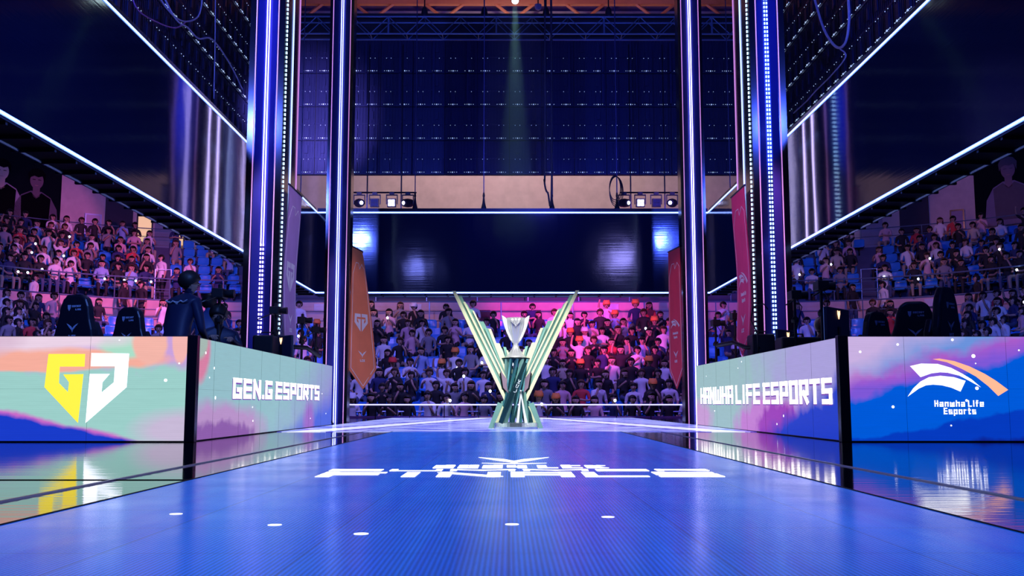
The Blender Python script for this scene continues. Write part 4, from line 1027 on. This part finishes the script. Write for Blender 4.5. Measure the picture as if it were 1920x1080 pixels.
def seat_mesh():
    b = MB()
    # shell profile: front lip, pan, curve, backrest
    prof = [(-.22, .40), (-.20, .43), (-.05, .41), (.10, .415), (.17, .45), (.20, .56), (.235, .72), (.24, .78)]
    xs = [-.215, -.17, 0, .17, .215]; vs = []
    for t in (0, 1):
        for j, (y, z) in enumerate(prof):
            for i, x in enumerate(xs):
                up = .035 if abs(x) > .2 else (0 if abs(x) > .1 else -.008)
                if j >= 5: y2, z2, x2 = y-up*.8, z-(.03 if (j == 7 and abs(x) > .2) else 0), x*(1 if j < 7 else .92)
                else: y2, z2, x2 = y, z+up, x
                vs.append((x2, y2+(.012*t if j >= 4 else 0), z2-(.02*t if j < 4 else 0)))
    n, m_ = 5, len(prof); fs = []
    for j in range(m_-1):
        for i in range(n-1):
            q = j*n+i; fs.append((q, q+n, q+n+1, q+1)); K = n*m_; fs.append((K+q, K+q+1, K+q+n+1, K+q+n))
    for i in range(n-1): fs.append((i, i+1, n*m_+i+1, n*m_+i)); q = (m_-1)*n+i; fs.append((q+1, q, n*m_+q, n*m_+q+1))
    for j in range(m_-1): q = j*n; fs.append((q, n*m_+q, n*m_+q+n, q+n)); q = j*n+n-1; fs.append((q+n, n*m_+q+n, n*m_+q, q))
    b.add(vs, fs)
    b.box(-.025, .0, 0, .025, .08, .41, 1); b.box(-.12, -.03, .385, .12, .12, .40, 1)
    return b.mesh('stadium_seat', [seat_m, black_metal], False)
SEAT = seat_mesh()

def pick(L):
    return rnd.choices(L, [q[2] for q in L])[0]
def visible(px, py):
    if py > 776 or px < -25 or px > 1945: return False
    if px < 457: return py < 640 and py > 757-.515*(955-px)-6
    if 545 <= px <= 608: return 548 < py < 690
    if 636 <= px <= 1300: return py > 552
    if 1330 <= px <= 1392: return 548 < py < 690
    if px > 1486: return py < 640 and py > 757-.50*(px-955)-6
    return False
def zone(px, tier):
    if px < 457: return f'left {tier} stand'
    if px > 1486: return f'right {tier} stand'
    return 'centre stand'
people, seats_l = [], []
def density(px, tier, row):
    if tier == 'lower':
        if row == 9 and 545 < px < 1400: return .42
        if 636 < px < 1300:
            if px < 900: return (.86 if row < 5 else .62)
            if px < 1010: return .5 if row > 4 else .9
            return .93
        if px < 110 or px > 1800: return .85
        return .3
    if px < 250: return .80
    if px < 457: return .45
    if px > 1700: return .66
    return .4
for tier, rows in (('lower', LR), ('upper', ULR)):
    for ri, (off, z) in enumerate(rows):
        r = max(off, .3); smax = XC+r*PI/2; s = -smax+.3
        while s < smax:
            x, y, a = place(off, s)
            hx, hy = proj((x, y, z+1.2)); lx, ly = proj((x, y, z+.7))
            aisle = (min(abs(hx-307), abs(hx-1630)) < 17 and tier == 'upper') or (tier == 'lower' and ri in (4,) and False)
            if (visible(hx, hy) or visible(lx, ly)) and not aisle:
                occ = rnd.random() < density(hx, tier, ri)
                seats_l.append((tier, ri, x, y, z, a, lx, ly))
                if occ: people.append((tier, ri, x+rnd.uniform(-.04, .04), y-.02, z, a+rnd.uniform(-.35, .35), hx, hy))
            s += .52
def merged(name, items, label, cat):
    """everything past the three hundred largest, as one object"""
    V, Fc, MI, mats = [], [], [], []
    for me, M, ms in items:
        mi = []
        for m in ms:
            if m not in mats: mats.append(m)
            mi.append(mats.index(m))
        b = len(V); V += [tuple(M @ v.co) for v in me.vertices]
        for p in me.polygons: Fc.append(tuple(b+i for i in p.vertices)); MI.append(mi[p.material_index])
    if not V: return
    me = bpy.data.meshes.new(name); me.from_pydata(V, [], Fc)
    for m in mats: me.materials.append(m)
    me.polygons.foreach_set('material_index', MI); me.polygons.foreach_set('use_smooth', [True]*len(Fc)); me.update()
    tag(link(name, me), label, cat, kind='stuff')
def number(items):
    """row-wise ordinal from the left"""
    cnt = {}; out = {}
    for i in sorted(range(len(items)), key=lambda i: items[i][6]):
        it = items[i]; k = (zone(it[6], it[0]), it[1]); cnt[k] = cnt.get(k, 0)+1; out[i] = cnt[k]
    return out
NUMW = ['front', 'second', 'third', 'fourth', 'fifth', 'sixth', 'seventh', 'eighth', 'ninth', 'tenth']
num = number(seats_l); order = sorted(range(len(seats_l)), key=lambda i: Vector(seats_l[i][2:5]).length); rest = []
for n_, i in enumerate(order):
    tier, ri, x, y, z, a, px, py = seats_l[i]
    if n_ < 300:
        o = link('stadium_seat', SEAT, None, (x, y+.06, z), (0, 0, a))
        tag(o, f'blue plastic stadium seat, {ordn(num[i])} from left in the {NUMW[ri]} row, {zone(px, tier)}', 'seat', f'seats in the {zone(px, tier)}')
    else: rest.append((SEAT, Matrix.Translation((x, y+.06, z)) @ Matrix.Rotation(a, 4, 'Z'), [seat_m, black_metal]))
merged('stadium_seats_far', rest, 'blue plastic seats of the farther rows high in the stands', 'seats')
num = number(people); order = sorted(range(len(people)), key=lambda i: Vector(people[i][2:5]).length); rest = []
print('SPECTATORS', len(people), 'SEATS', len(seats_l))
glow = []
for n_, i in enumerate(order):
    tier, ri, x, y, z, a, px, py = people[i]
    me, lh, pose, J = VAR[rnd.choices(range(9), [8, 5, 4, 4, 4, 3, 3, 1, .6])[0]]
    sn, sm_, _ = pick(shirts); hn, hm, _ = pick(hairs); sk = rnd.choice(skins); pt = rnd.choice(pants)
    zn = zone(px, tier); ms = [sk, sm_, pt, hm]
    cap = None
    if zn == 'centre stand' and rnd.random() < (.17 if ri < 6 else .08): cap = CAPS[rnd.choices((0, 1, 2), (7, 2, 1))[0]]
    if n_ < 300:
        o = link('spectator', me, None, (x, y, z), (0, 0, a)); sc_ = rnd.uniform(.95, 1.05); o.scale = (sc_, sc_, sc_)
        if not me.materials:
            for m in ms: me.materials.append(m)
        for k, m in enumerate(ms): o.material_slots[k].link = 'OBJECT'; o.material_slots[k].material = m
        cl = f'{cap[0]} cap' if cap else f'{"long " if lh else "short "}{hn} hair'
        tag(o, f'person in {sn} shirt, {cl}, {ordn(num[i])} from left, {NUMW[ri]} row, {zn}', 'person', f'spectators in the {zn}')
        if cap:
            c = link('cap', cap[1], o, Vector(J['head'][0])+Vector((0, 0, .025)))
    else: rest.append((me, Matrix.Translation((x, y, z)) @ Matrix.Rotation(a, 4, 'Z'), ms))
    pr = {'left upper stand': .42, 'right upper stand': .42, 'left lower stand': .15, 'right lower stand': .15}.get(zn, .10)
    if rnd.random() < pr and n_ < 300:
        h = Vector(J['har'][0]); p = Matrix.Translation((x, y, z)) @ Matrix.Rotation(a, 4, 'Z') @ (h+Vector((0, -.05, .02)))
        glow.append((p, num[i], ri, zn))
if rest:
    merged('spectators_far', rest, 'farther spectators seated in the highest rows of the stands', 'people')
GS = MB().lathe([(.012, -.10), (.014, 0)], 8, 1).lathe([(.015, 0), (.034, .02), (.038, .045), (.028, .07), (.01, .08)], 12, 0).mesh('light_stick', [phone_glow, black_matte], True)
for p, nn, ri, zn in glow:
    o = link('light_stick', GS, None, p, (.3, 0, 0))
    tag(o, f'glowing light stick held by person {ordn(nn)} from left, {NUMW[ri]} row, {zn}', 'light stick', f'light sticks in the {zn}')
# standing people on the walkways
for i, (px, off, zf, V_, shn, lab) in enumerate([
    (302, 9.75, 4.15, STANDER, 'white', 'standing person in white shirt on the stair of the upper left stand'),
    (232, 8.5, 2.95, STANDER2, 'black', 'standing person in black by the wall, left chair behind railing'),
    (265, 8.3, 2.95, STANDER, 'black', 'standing person in black holding a pale bag behind the left railing'),
    (62, 8.6, 2.95, STANDER, 'white', 'standing person in white leaning by the far left railing'),
    (1658, 8.4, 2.95, STANDER, 'white', 'standing person in white shirt behind the right railing'),
    (1600, 8.8, 2.95, STANDER2, 'black', 'standing person in black beside the right railing ladder'),
    (1832, 8.5, 2.95, STANDER, 'black', 'standing person in dark clothes at the right end of the railing')]):
    sg = -1 if px < 955 else 1; x, y, a = wall_frame(px, off, zf+1, sg)
    o = link('spectator', V_[0], None, (x, y, zf), (0, 0, a+(.6 if i % 2 else -.8)))
    if not V_[0].materials:
        for m in range(4): V_[0].materials.append(None)
    sm_ = [q[1] for q in shirts if q[0] == shn][0]
    for k, m in enumerate([skins[i % 2], sm_, pants[i % 2], hairs[0][1]]): o.material_slots[k].link = 'OBJECT'; o.material_slots[k].material = m
    tag(o, lab, 'person')

# ------------------------------------------------------------------ booth people (nearer, more detail)
def hand(J, B, n, sg, wr, dirv, side, curl=.5):
    """palm and five fingers growing from wrist joint; dirv: pointing, side: towards the thumb"""
    d = Vector(dirv).normalized(); s = Vector(side).normalized(); dn = d.cross(s).normalized()
    if dn.z > 0: dn = -dn
    w0 = Vector(wr); pm = w0+d*.055; J['pa'+n] = (tuple(pm), (.036, .02)); B.append(('wr'+n, 'pa'+n, SK))
    for k, (off, L) in enumerate(((.026, .075), (.009, .085), (-.009, .08), (-.026, .062))):
        a = pm+s*off+d*.03; b_ = a+(d+dn*curl*.5).normalized()*L*.5; c = b_+(d+dn*curl*1.6).normalized()*L*.5
        for q, (p, r) in enumerate(((a, .0105), (b_, .009), (c, .0075))): J[f'f{n}{k}{q}'] = (tuple(p), r)
        B += [('pa'+n, f'f{n}{k}0', SK), (f'f{n}{k}0', f'f{n}{k}1', SK), (f'f{n}{k}1', f'f{n}{k}2', SK)]
    a = w0+d*.02+s*.03; b_ = a+(d*.5+s).normalized()*.035; c = b_+(d+s*.4+dn*.4).normalized()*.03
    for q, (p, r) in enumerate(((a, .013), (b_, .011), (c, .009))): J[f't{n}{q}'] = (tuple(p), r)
    B += [('wr'+n, f't{n}0', SK), (f't{n}0', f't{n}1', SK), (f't{n}1', f't{n}2', SK)]
def player(label, loc, rz, seated, lean, armL, armR, shirt_lo, head_turn=0, head_down=0, scale=1, shoulder=.19):
    """faces -y locally; lean moves the upper body forwards"""
    base = .53 if seated else .93
    hd = Euler((head_down, 0, head_turn)).to_matrix(); up = Vector((0, -math.sin(lean), math.cos(lean)))
    P = Vector((0, 0, base)); ch = P+up*.40; ub = P+up*.50; nk = P+up*.60+Vector((0, -.01, 0))
    def hp(v): return tuple(nk+hd @ Vector(v))
    J = {'pelvis': (tuple(P), (.16, .125)), 'belly': (tuple(P+up*.18), (.175, .125)), 'chest': (tuple(ch), (.205, .135)), 'ubk': (tuple(ub), (.17, .115)), 'neck': (tuple(nk), .056),
         'jaw': (hp((0, -.035, .075)), (.062, .07)), 'head': (hp((0, -.015, .155)), (.082, .10)), 'crown': (hp((0, 0, .225)), (.065, .08)),
         'nose': (hp((0, -.125, .12)), .012), 'nose0': (hp((0, -.09, .15)), .018), 'earl': (hp((-.09, .005, .12)), .016), 'earr': (hp((.09, .005, .12)), .016)}
    B = [('pelvis', 'belly', SH), ('belly', 'chest', SH), ('chest', 'ubk', SH), ('ubk', 'neck', SH), ('neck', 'jaw', SK), ('jaw', 'head', SK), ('head', 'crown', SK), ('head', 'nose0', SK), ('nose0', 'nose', SK), ('head', 'earl', SK), ('head', 'earr', SK)]
    for sg, n, arm in ((-1, 'l', armL), (1, 'r', armR)):
        sh = ub+Vector((sg*shoulder, 0, -.02)); J['sh'+n] = (tuple(sh), .075)
        el, wr, hv = [Vector(q) for q in arm]; J['el'+n] = (tuple(el), .048); J['wr'+n] = (tuple(wr), .03)
        B += [('ubk', 'sh'+n, SH), ('sh'+n, 'el'+n, SH), ('el'+n, 'wr'+n, SH)]
        hand(J, B, n, sg, wr, hv, Vector((-sg, 0, .2)))
        if seated:
            L = [('hi', (sg*.1, -.05, .5), .1), ('kn', (sg*.15, -.46, .52), .072), ('an', (sg*.14, -.42, .09), .048), ('to', (sg*.14, -.56, .045), .042)]
        else: L = [('hi', (sg*.1, 0, .88), .105), ('kn', (sg*.11, -.02, .48), .07), ('an', (sg*.11, .03, .09), .048), ('to', (sg*.12, -.12, .045), .042)]
        pv = 'pelvis'
        for q, c, r in L: J[q+n] = (c, r); B.append((pv, q+n, PT if q != 'to' else HR)); pv = q+n
    me = skin_mesh('person', J, B, 2)
    o = link('person', me, None, loc, (0, 0, rz)); o.scale = (scale,)*3
    for m in (skins[0], shirt_lo, pants[0], black_matte): me.materials.append(m)
    tag(o, label, 'person')
    # hair: thick cap over crown, sides and nape with a fringe
    b = MB(); vs = []; nlat, nlon = 12, 20
    for i in range(nlat+1):
        th = PI*.80*i/nlat
        for k in range(nlon):
            ph = 2*PI*k/nlon; fr = max(0, -math.sin(ph)); t_ = min(th, PI*(.80-.40*fr**.6))
            wob = 1+.03*math.sin(5*ph+3*t_)
            wob += .05*math.sin(9*ph)*math.sin(t_)**2; vs.append(hp((.101*wob*math.sin(t_)*math.cos(ph), .008+.118*wob*math.sin(t_)*math.sin(ph), .168+.112*wob*math.cos(t_))))
    fs = [(i*nlon+k, i*nlon+(k+1) % nlon, (i+1)*nlon+(k+1) % nlon, (i+1)*nlon+k) for i in range(nlat) for k in range(nlon)]
    b.add(vs, fs); h = b.build('hair', hairs[0][1], o, smooth=True); s_ = h.modifiers.new('t', 'SOLIDIFY'); s_.thickness = .012
    # eyes, brows and mouth
    for sg in (-1, 1):
        e = MB().lathe([(.002, -.004), (.011, 0), (.002, .004)], 10, 0, Matrix.Translation(hp((sg*.032, -.098, .15))) @ hd.to_4x4() @ Matrix.Rotation(PI/2, 4, 'X'))
        e.build('eye', hairs[0][1], o)
    MB().box(-.022, -.103, .070, .022, -.09, .078, 0, Matrix.Translation(nk) @ hd.to_4x4()).build('mouth', mat('lips', (.5, .2, .2), .5), o)
    return o, nk, up, ub
jersey = mat('jersey_navy', (.012, .02, .07), .5); jersey2 = mat('jersey_blue', (.05, .12, .35), .45)
def place_at(px, Y): return at(px, 757, Y).x
o, nk, up, ub = player('standing person in dark navy jersey with white back emblem, leaning in the left booth', (place_at(322, 11.0), 11.0, .2), PI-.45, False, .30, ((-.27, -.16, 1.06), (-.20, -.34, .92), (.2, -1, -.2)), ((.25, -.12, 1.06), (.20, -.32, .90), (-.2, -1, -.2)), jersey, -.7, .15, .93, .18)
Mx = Matrix.Translation(ub+Vector((0, .125, -.02))) @ Matrix.Rotation(PI, 4, 'Z') @ Matrix.Rotation(.30, 4, 'X')
g = MB()
for s_ in (-1, 1): g.prism([(0, -.02), (s_*.06, .012), (s_*.10, -.006), (s_*.17, .02), (s_*.17, .032), (s_*.1, .008), (s_*.06, .026), (0, .0)], -.012, 0, Mx)
g.prism([(-.022, .01), (.022, .01), (0, -.07)], -.014, 0, Mx); g.build('back_emblem', white_led if False else mat('jersey_print', (.8, .85, .9), .5), o)
player('person in dark jersey standing behind, between leaning person and microphone pole', (place_at(383, 14.6), 14.6, .2), PI+.2, False, .22, ((-.30, -.1, 1.15), (-.22, -.3, 1.05), (.2, -1, 0)), ((.30, -.1, 1.15), (.22, -.3, 1.05), (-.2, -1, 0)), jersey2, -.2, .2, 1.0)
player('seated person in striped dark jersey looking down beside the left side screen wall', (place_at(424, 12.4)-.125, 12.4, .2), .35, True, .12, ((-.25, -.16, .86), (-.10, -.34, .98), (.2, -1, -.1)), ((.25, -.14, .86), (.12, -.32, .96), (-.1, -1, -.1)), jersey, -.3, .35, 1.0)
player('person in black seen behind the monitor of the right booth', (place_at(1549, 15.5), 15.5, .2), PI, True, .1, ((-.27, -.22, .86), (-.12, -.42, .80), (.2, -1, 0)), ((.27, -.22, .86), (.12, -.42, .80), (-.2, -1, 0)), mat('cloth_black2', (.01, .01, .015), .6), 0, 0, 1.08)

# ------------------------------------------------------------------ gaming chairs
leather = mat('chair_leather', (.012, .014, .03), .38); logo_w = mat('chair_logo', (.55, .65, .95), .5)
def gaming_chair(label, px, Y, rz, top=1.33):
    t = thing('gaming_chair', label, 'chair', (place_at(px, Y), Y, .2), rz)
    # backrest seen from behind (back towards -y): outline with shoulder wings and narrow headrest
    out = [(-.17, .52), (-.24, .62), (-.265, .82), (-.25, .95), (-.215, 1.06), (-.19, 1.20), (-.155, 1.285), (-.09, top), (.09, top), (.155, 1.285), (.19, 1.20), (.215, 1.06), (.25, .95), (.265, .82), (.24, .62), (.17, .52)]
    br = MB().prism(out, -.04, .06).build('backrest', leather, t); bevel(br, .03, 3)
    for sg in (-1, 1):
        wv = MB(); wv.prism([(sg*.17, .6), (sg*.27, .7), (sg*.275, .9), (sg*.2, 1.05), (sg*.17, .9)], .05, .13); bevel(wv.build('side_bolster', leather, t), .02)
        ar = MB().box(sg*.3-.04, -.05, .62, sg*.3+.04, .25, .66).box(sg*.3-.02, .06, .42, sg*.3+.02, .12, .62); bevel(ar.build('armrest', black_matte, t), .01)
    bevel(MB().box(-.26, 0, .42, .26, .52, .52).build('seat', leather, t), .03, 3)
    MB().tube([(0, .25, .1), (0, .25, .42)], .03, 10).build('gas_column', black_metal, t)
    for k in range(5):
        a = 2*PI*k/5; l = MB().tube([(0, .25, .1), (.3*math.cos(a), .25+.3*math.sin(a), .07)], [.03, .02], 8).build('base_leg', black_metal, t)
        MB().lathe([(.015, 0), (.03, .01), (.03, .05), (.015, .06)], 10, 0, Matrix.Translation((.3*math.cos(a), .25+.3*math.sin(a), 0))).build('caster', black_matte, l)
    g = MB(); M = Matrix.Identity(4)
    g.prism([(-.075, 1.215), (-.035, 1.215), (-.04, 1.175), (-.055, 1.15), (-.07, 1.175)], -.046, -.04)
    lettering(g, 'SECRET', -.02, 1.19, .12, .022, .006, t0=-.046, t1=-.04); lettering(g, 'LAB', .03, 1.155, .07, .02, .006, t0=-.046, t1=-.04)
    g.build('maker_mark', logo_w, t)
    g = MB(); wing_logo(g, 0, .97, .08, t0=-.046, t1=-.04); g.build('printed_emblem', logo_w, t)
    return t
gaming_chair('black gaming chair with winged logo on its back, nearest in the left booth', 134, 10.6, -.35)
gaming_chair('smaller looking black gaming chair behind the first one in the left booth', 236, 12.0, -.4)
gaming_chair('black gaming chair seen from behind in the right booth', 1722, 11.3, -.25)
gaming_chair('tall black gaming chair seen from the side in the right booth', 1783, 10.3, .72, 1.38)
gaming_chair('low black gaming chair half hidden behind bags in the right booth', 1650, 12.6, .5)

# desks, monitors, stands
def desk(side, x0, x1, y0=13.1):
    t = thing('player_desk', f'long black player desk inside the {side} screen wall', 'desk', (0, 0, .2))
    bevel(MB().box(x0, y0, .70, x1, 15.6, .74).build('desk_top', black_matte, t), .006)
    for y in (y0+.1, 15.4): MB().box(x0+.05, y, 0, x1-.05, y+.06, .70).build('leg', black_metal, t)
desk('left', -3.95+.15, BX0-.2+.0); desk('right', BX1+.2, 4.2, 11.2)
def monitor(label, px, py, Y, rz, wd=.62, ht=.37, z0=.94):
    x = place_at(px, Y); t = thing('monitor', label, 'monitor', (x, Y, z0), rz)
    zc = .12
    bevel(MB().box(-wd/2, -.03, zc, wd/2, .02, zc+ht).build('casing', mat('monitor_back', (.02, .03, .08), .3), t), .01)
    MB().box(-wd/2+.01, .02, zc+.01, wd/2-.01, .024, zc+ht-.01).build('screen', mat('monitor_screen', (.01, .02, .05), .1, emit=(.1, .2, .8), strength=.6), t)
    MB().box(-.03, -.04, 0, .03, -.02, zc+.2).box(-.13, -.1, 0, .13, .1, .015).build('stand', black_metal, t)
    g = MB().prism([(-.03, zc+ht-.03), (-.012, zc+ht-.04), (0, zc+ht-.10), (.012, zc+ht-.04), (.03, zc+ht-.03), (.03, zc+ht-.07), (.0, zc+ht-.13), (-.03, zc+ht-.07)], -.036, -.03)
    g.build('lit_logo', mat('logo_amber', (1, .5, .2), .5, emit=(1, .5, .25), strength=3), t)
monitor('large monitor with amber lit logo on the right desk, nearest', 1574, 575, 11.6, .85, .62, .42, .94)
monitor('smaller monitor with amber lit logo on the right desk, farther', 1478, 600, 14.3, .8, .55, .36, .94)
monitor('monitor standing on the left desk beyond the seated person', 527, 620, 15.2, -.8, .55, .34, .94)
bd = mat('equipment_black', (.008, .008, .014), .45)
def camera_stand(label, px, Y, ztop, gear=True, base=.2):
    x = place_at(px, Y); t = thing('camera_stand', label, 'camera stand', (x, Y, base))
    h = ztop-base
    MB().tube([(0, 0, .1), (0, 0, h)], [.028, .02], 8).build('pole', bd, t)
    for k in range(3): a = 2*PI*k/3+.4; MB().tube([(0, 0, .5), (.35*math.cos(a), .35*math.sin(a), 0)], .014, 6).build('leg', bd, t)
    MB().lathe([(.05, 0), (.055, .04), (.03, .08)], 12, 0, Matrix.Translation((0, 0, h*.8))).build('clamp', bd, t)
    if gear:
        c = MB().box(-.07, -.12, 0, .07, .12, .12, 0, Matrix.Translation((0, 0, h))).box(-.02, -.02, .12, .02, .06, .18, 0, Matrix.Translation((0, 0, h))).build('camera_body', bd, t); bevel(c, .01)
        MB().lathe([(.04, 0), (.05, .05), (.055, .12)], 14, 0, Matrix.Translation((.06, 0, h+.06)) @ Matrix.Rotation(PI/2, 4, 'Y')).build('lens', bd, c)
        MB().tube([(0, -.1, h+.02), (-.10, -.25, h-.05), (-.2, -.3, h-.1)], .01, 6).build('pan_handle', bd, t)
        MB().tube([(0, 0, h+.05), (.1, 0, h-.1), (.04, 0, h-.3), (.0, .02, h-.5)], .007, 6).build('camera_cable', bd, t)
    return t
def zt_(px, py, Y): return at(px, py, Y).z
camera_stand('tall black camera stand in the left booth between the two dark-haired people', 405, 12.2, zt_(405, 560, 12.2))
camera_stand('black camera stand with pan handle below the violet banner', 512, 15.3, zt_(512, 590, 15.3))
camera_stand('black camera stand in the gap left of the slimmer left pillar', 563, 17.9, zt_(563, 607, 17.9), base=0)
camera_stand('low black camera stand next to the left wall end', 590, 18.2, zt_(590, 625, 18.2), base=0)
camera_stand('black camera stand at the near right pillar, camera raised', 1496, 13.6, zt_(1496, 562, 13.6))
camera_stand('tallest black camera stand in the right booth behind the monitor', 1547, 12.8, zt_(1547, 545, 12.8))
camera_stand('black camera stand in the gap right of the slimmer right pillar', 1382, 17.6, zt_(1382, 600, 17.6), base=0)
camera_stand('black camera stand below the crimson banner, half hidden', 1345, 18.4, zt_(1345, 612, 18.4), base=0)
def jib(label, pts, r=.035):
    o = MB().tube(pts, r, 8).build('boom_arm', bd, smooth=True); tag(o, label, 'boom arm')
jib('thick black boom arm over the left wall end', [at(525, 655, 15.3), at(545, 650, 15.4), at(575, 652, 15.6), at(600, 668, 15.9)])
jib('thick black boom arm over the right wall end', [at(1345, 648, 16.4), at(1375, 642, 16), at(1400, 652, 15.6), at(1425, 650, 15.3)])
jib('thin black microphone arm curving before the crimson banner', [at(1424, 690, 15), at(1420, 625, 15), at(1408, 600, 15), at(1412, 575, 15), at(1432, 570, 15), at(1440, 580, 15)], .01)
for lab, px, py, Y, w_, h_ in (('black equipment case beside the right monitor', 1500, 660, 13.8, .55, .34), ('black equipment box at the far end of the right desk', 1430, 660, 15.5, .35, .5), ('black padded bag on the right booth floor by the low chair', 1690, 640, 11.9, .4, .75), ('black equipment box at the far end of left desk', 495, 650, 14.6, .3, .42)):
    x = place_at(px, Y); zb = .94 if x < 4.05 and x > -3.8 else .2
    t = thing('equipment_case', lab, 'case', (x, Y, zb)); bevel(MB().box(-w_/2, -.2, 0, w_/2, .2, h_).build('case_body', bd, t), .03)
    MB().tube([(-.08, -.0, h_), (-.07, 0, h_+.05), (.07, 0, h_+.05), (.08, 0, h_)], .01, 6).build('carry_handle', bd, t)
print('OBJECTS', len(bpy.data.objects))
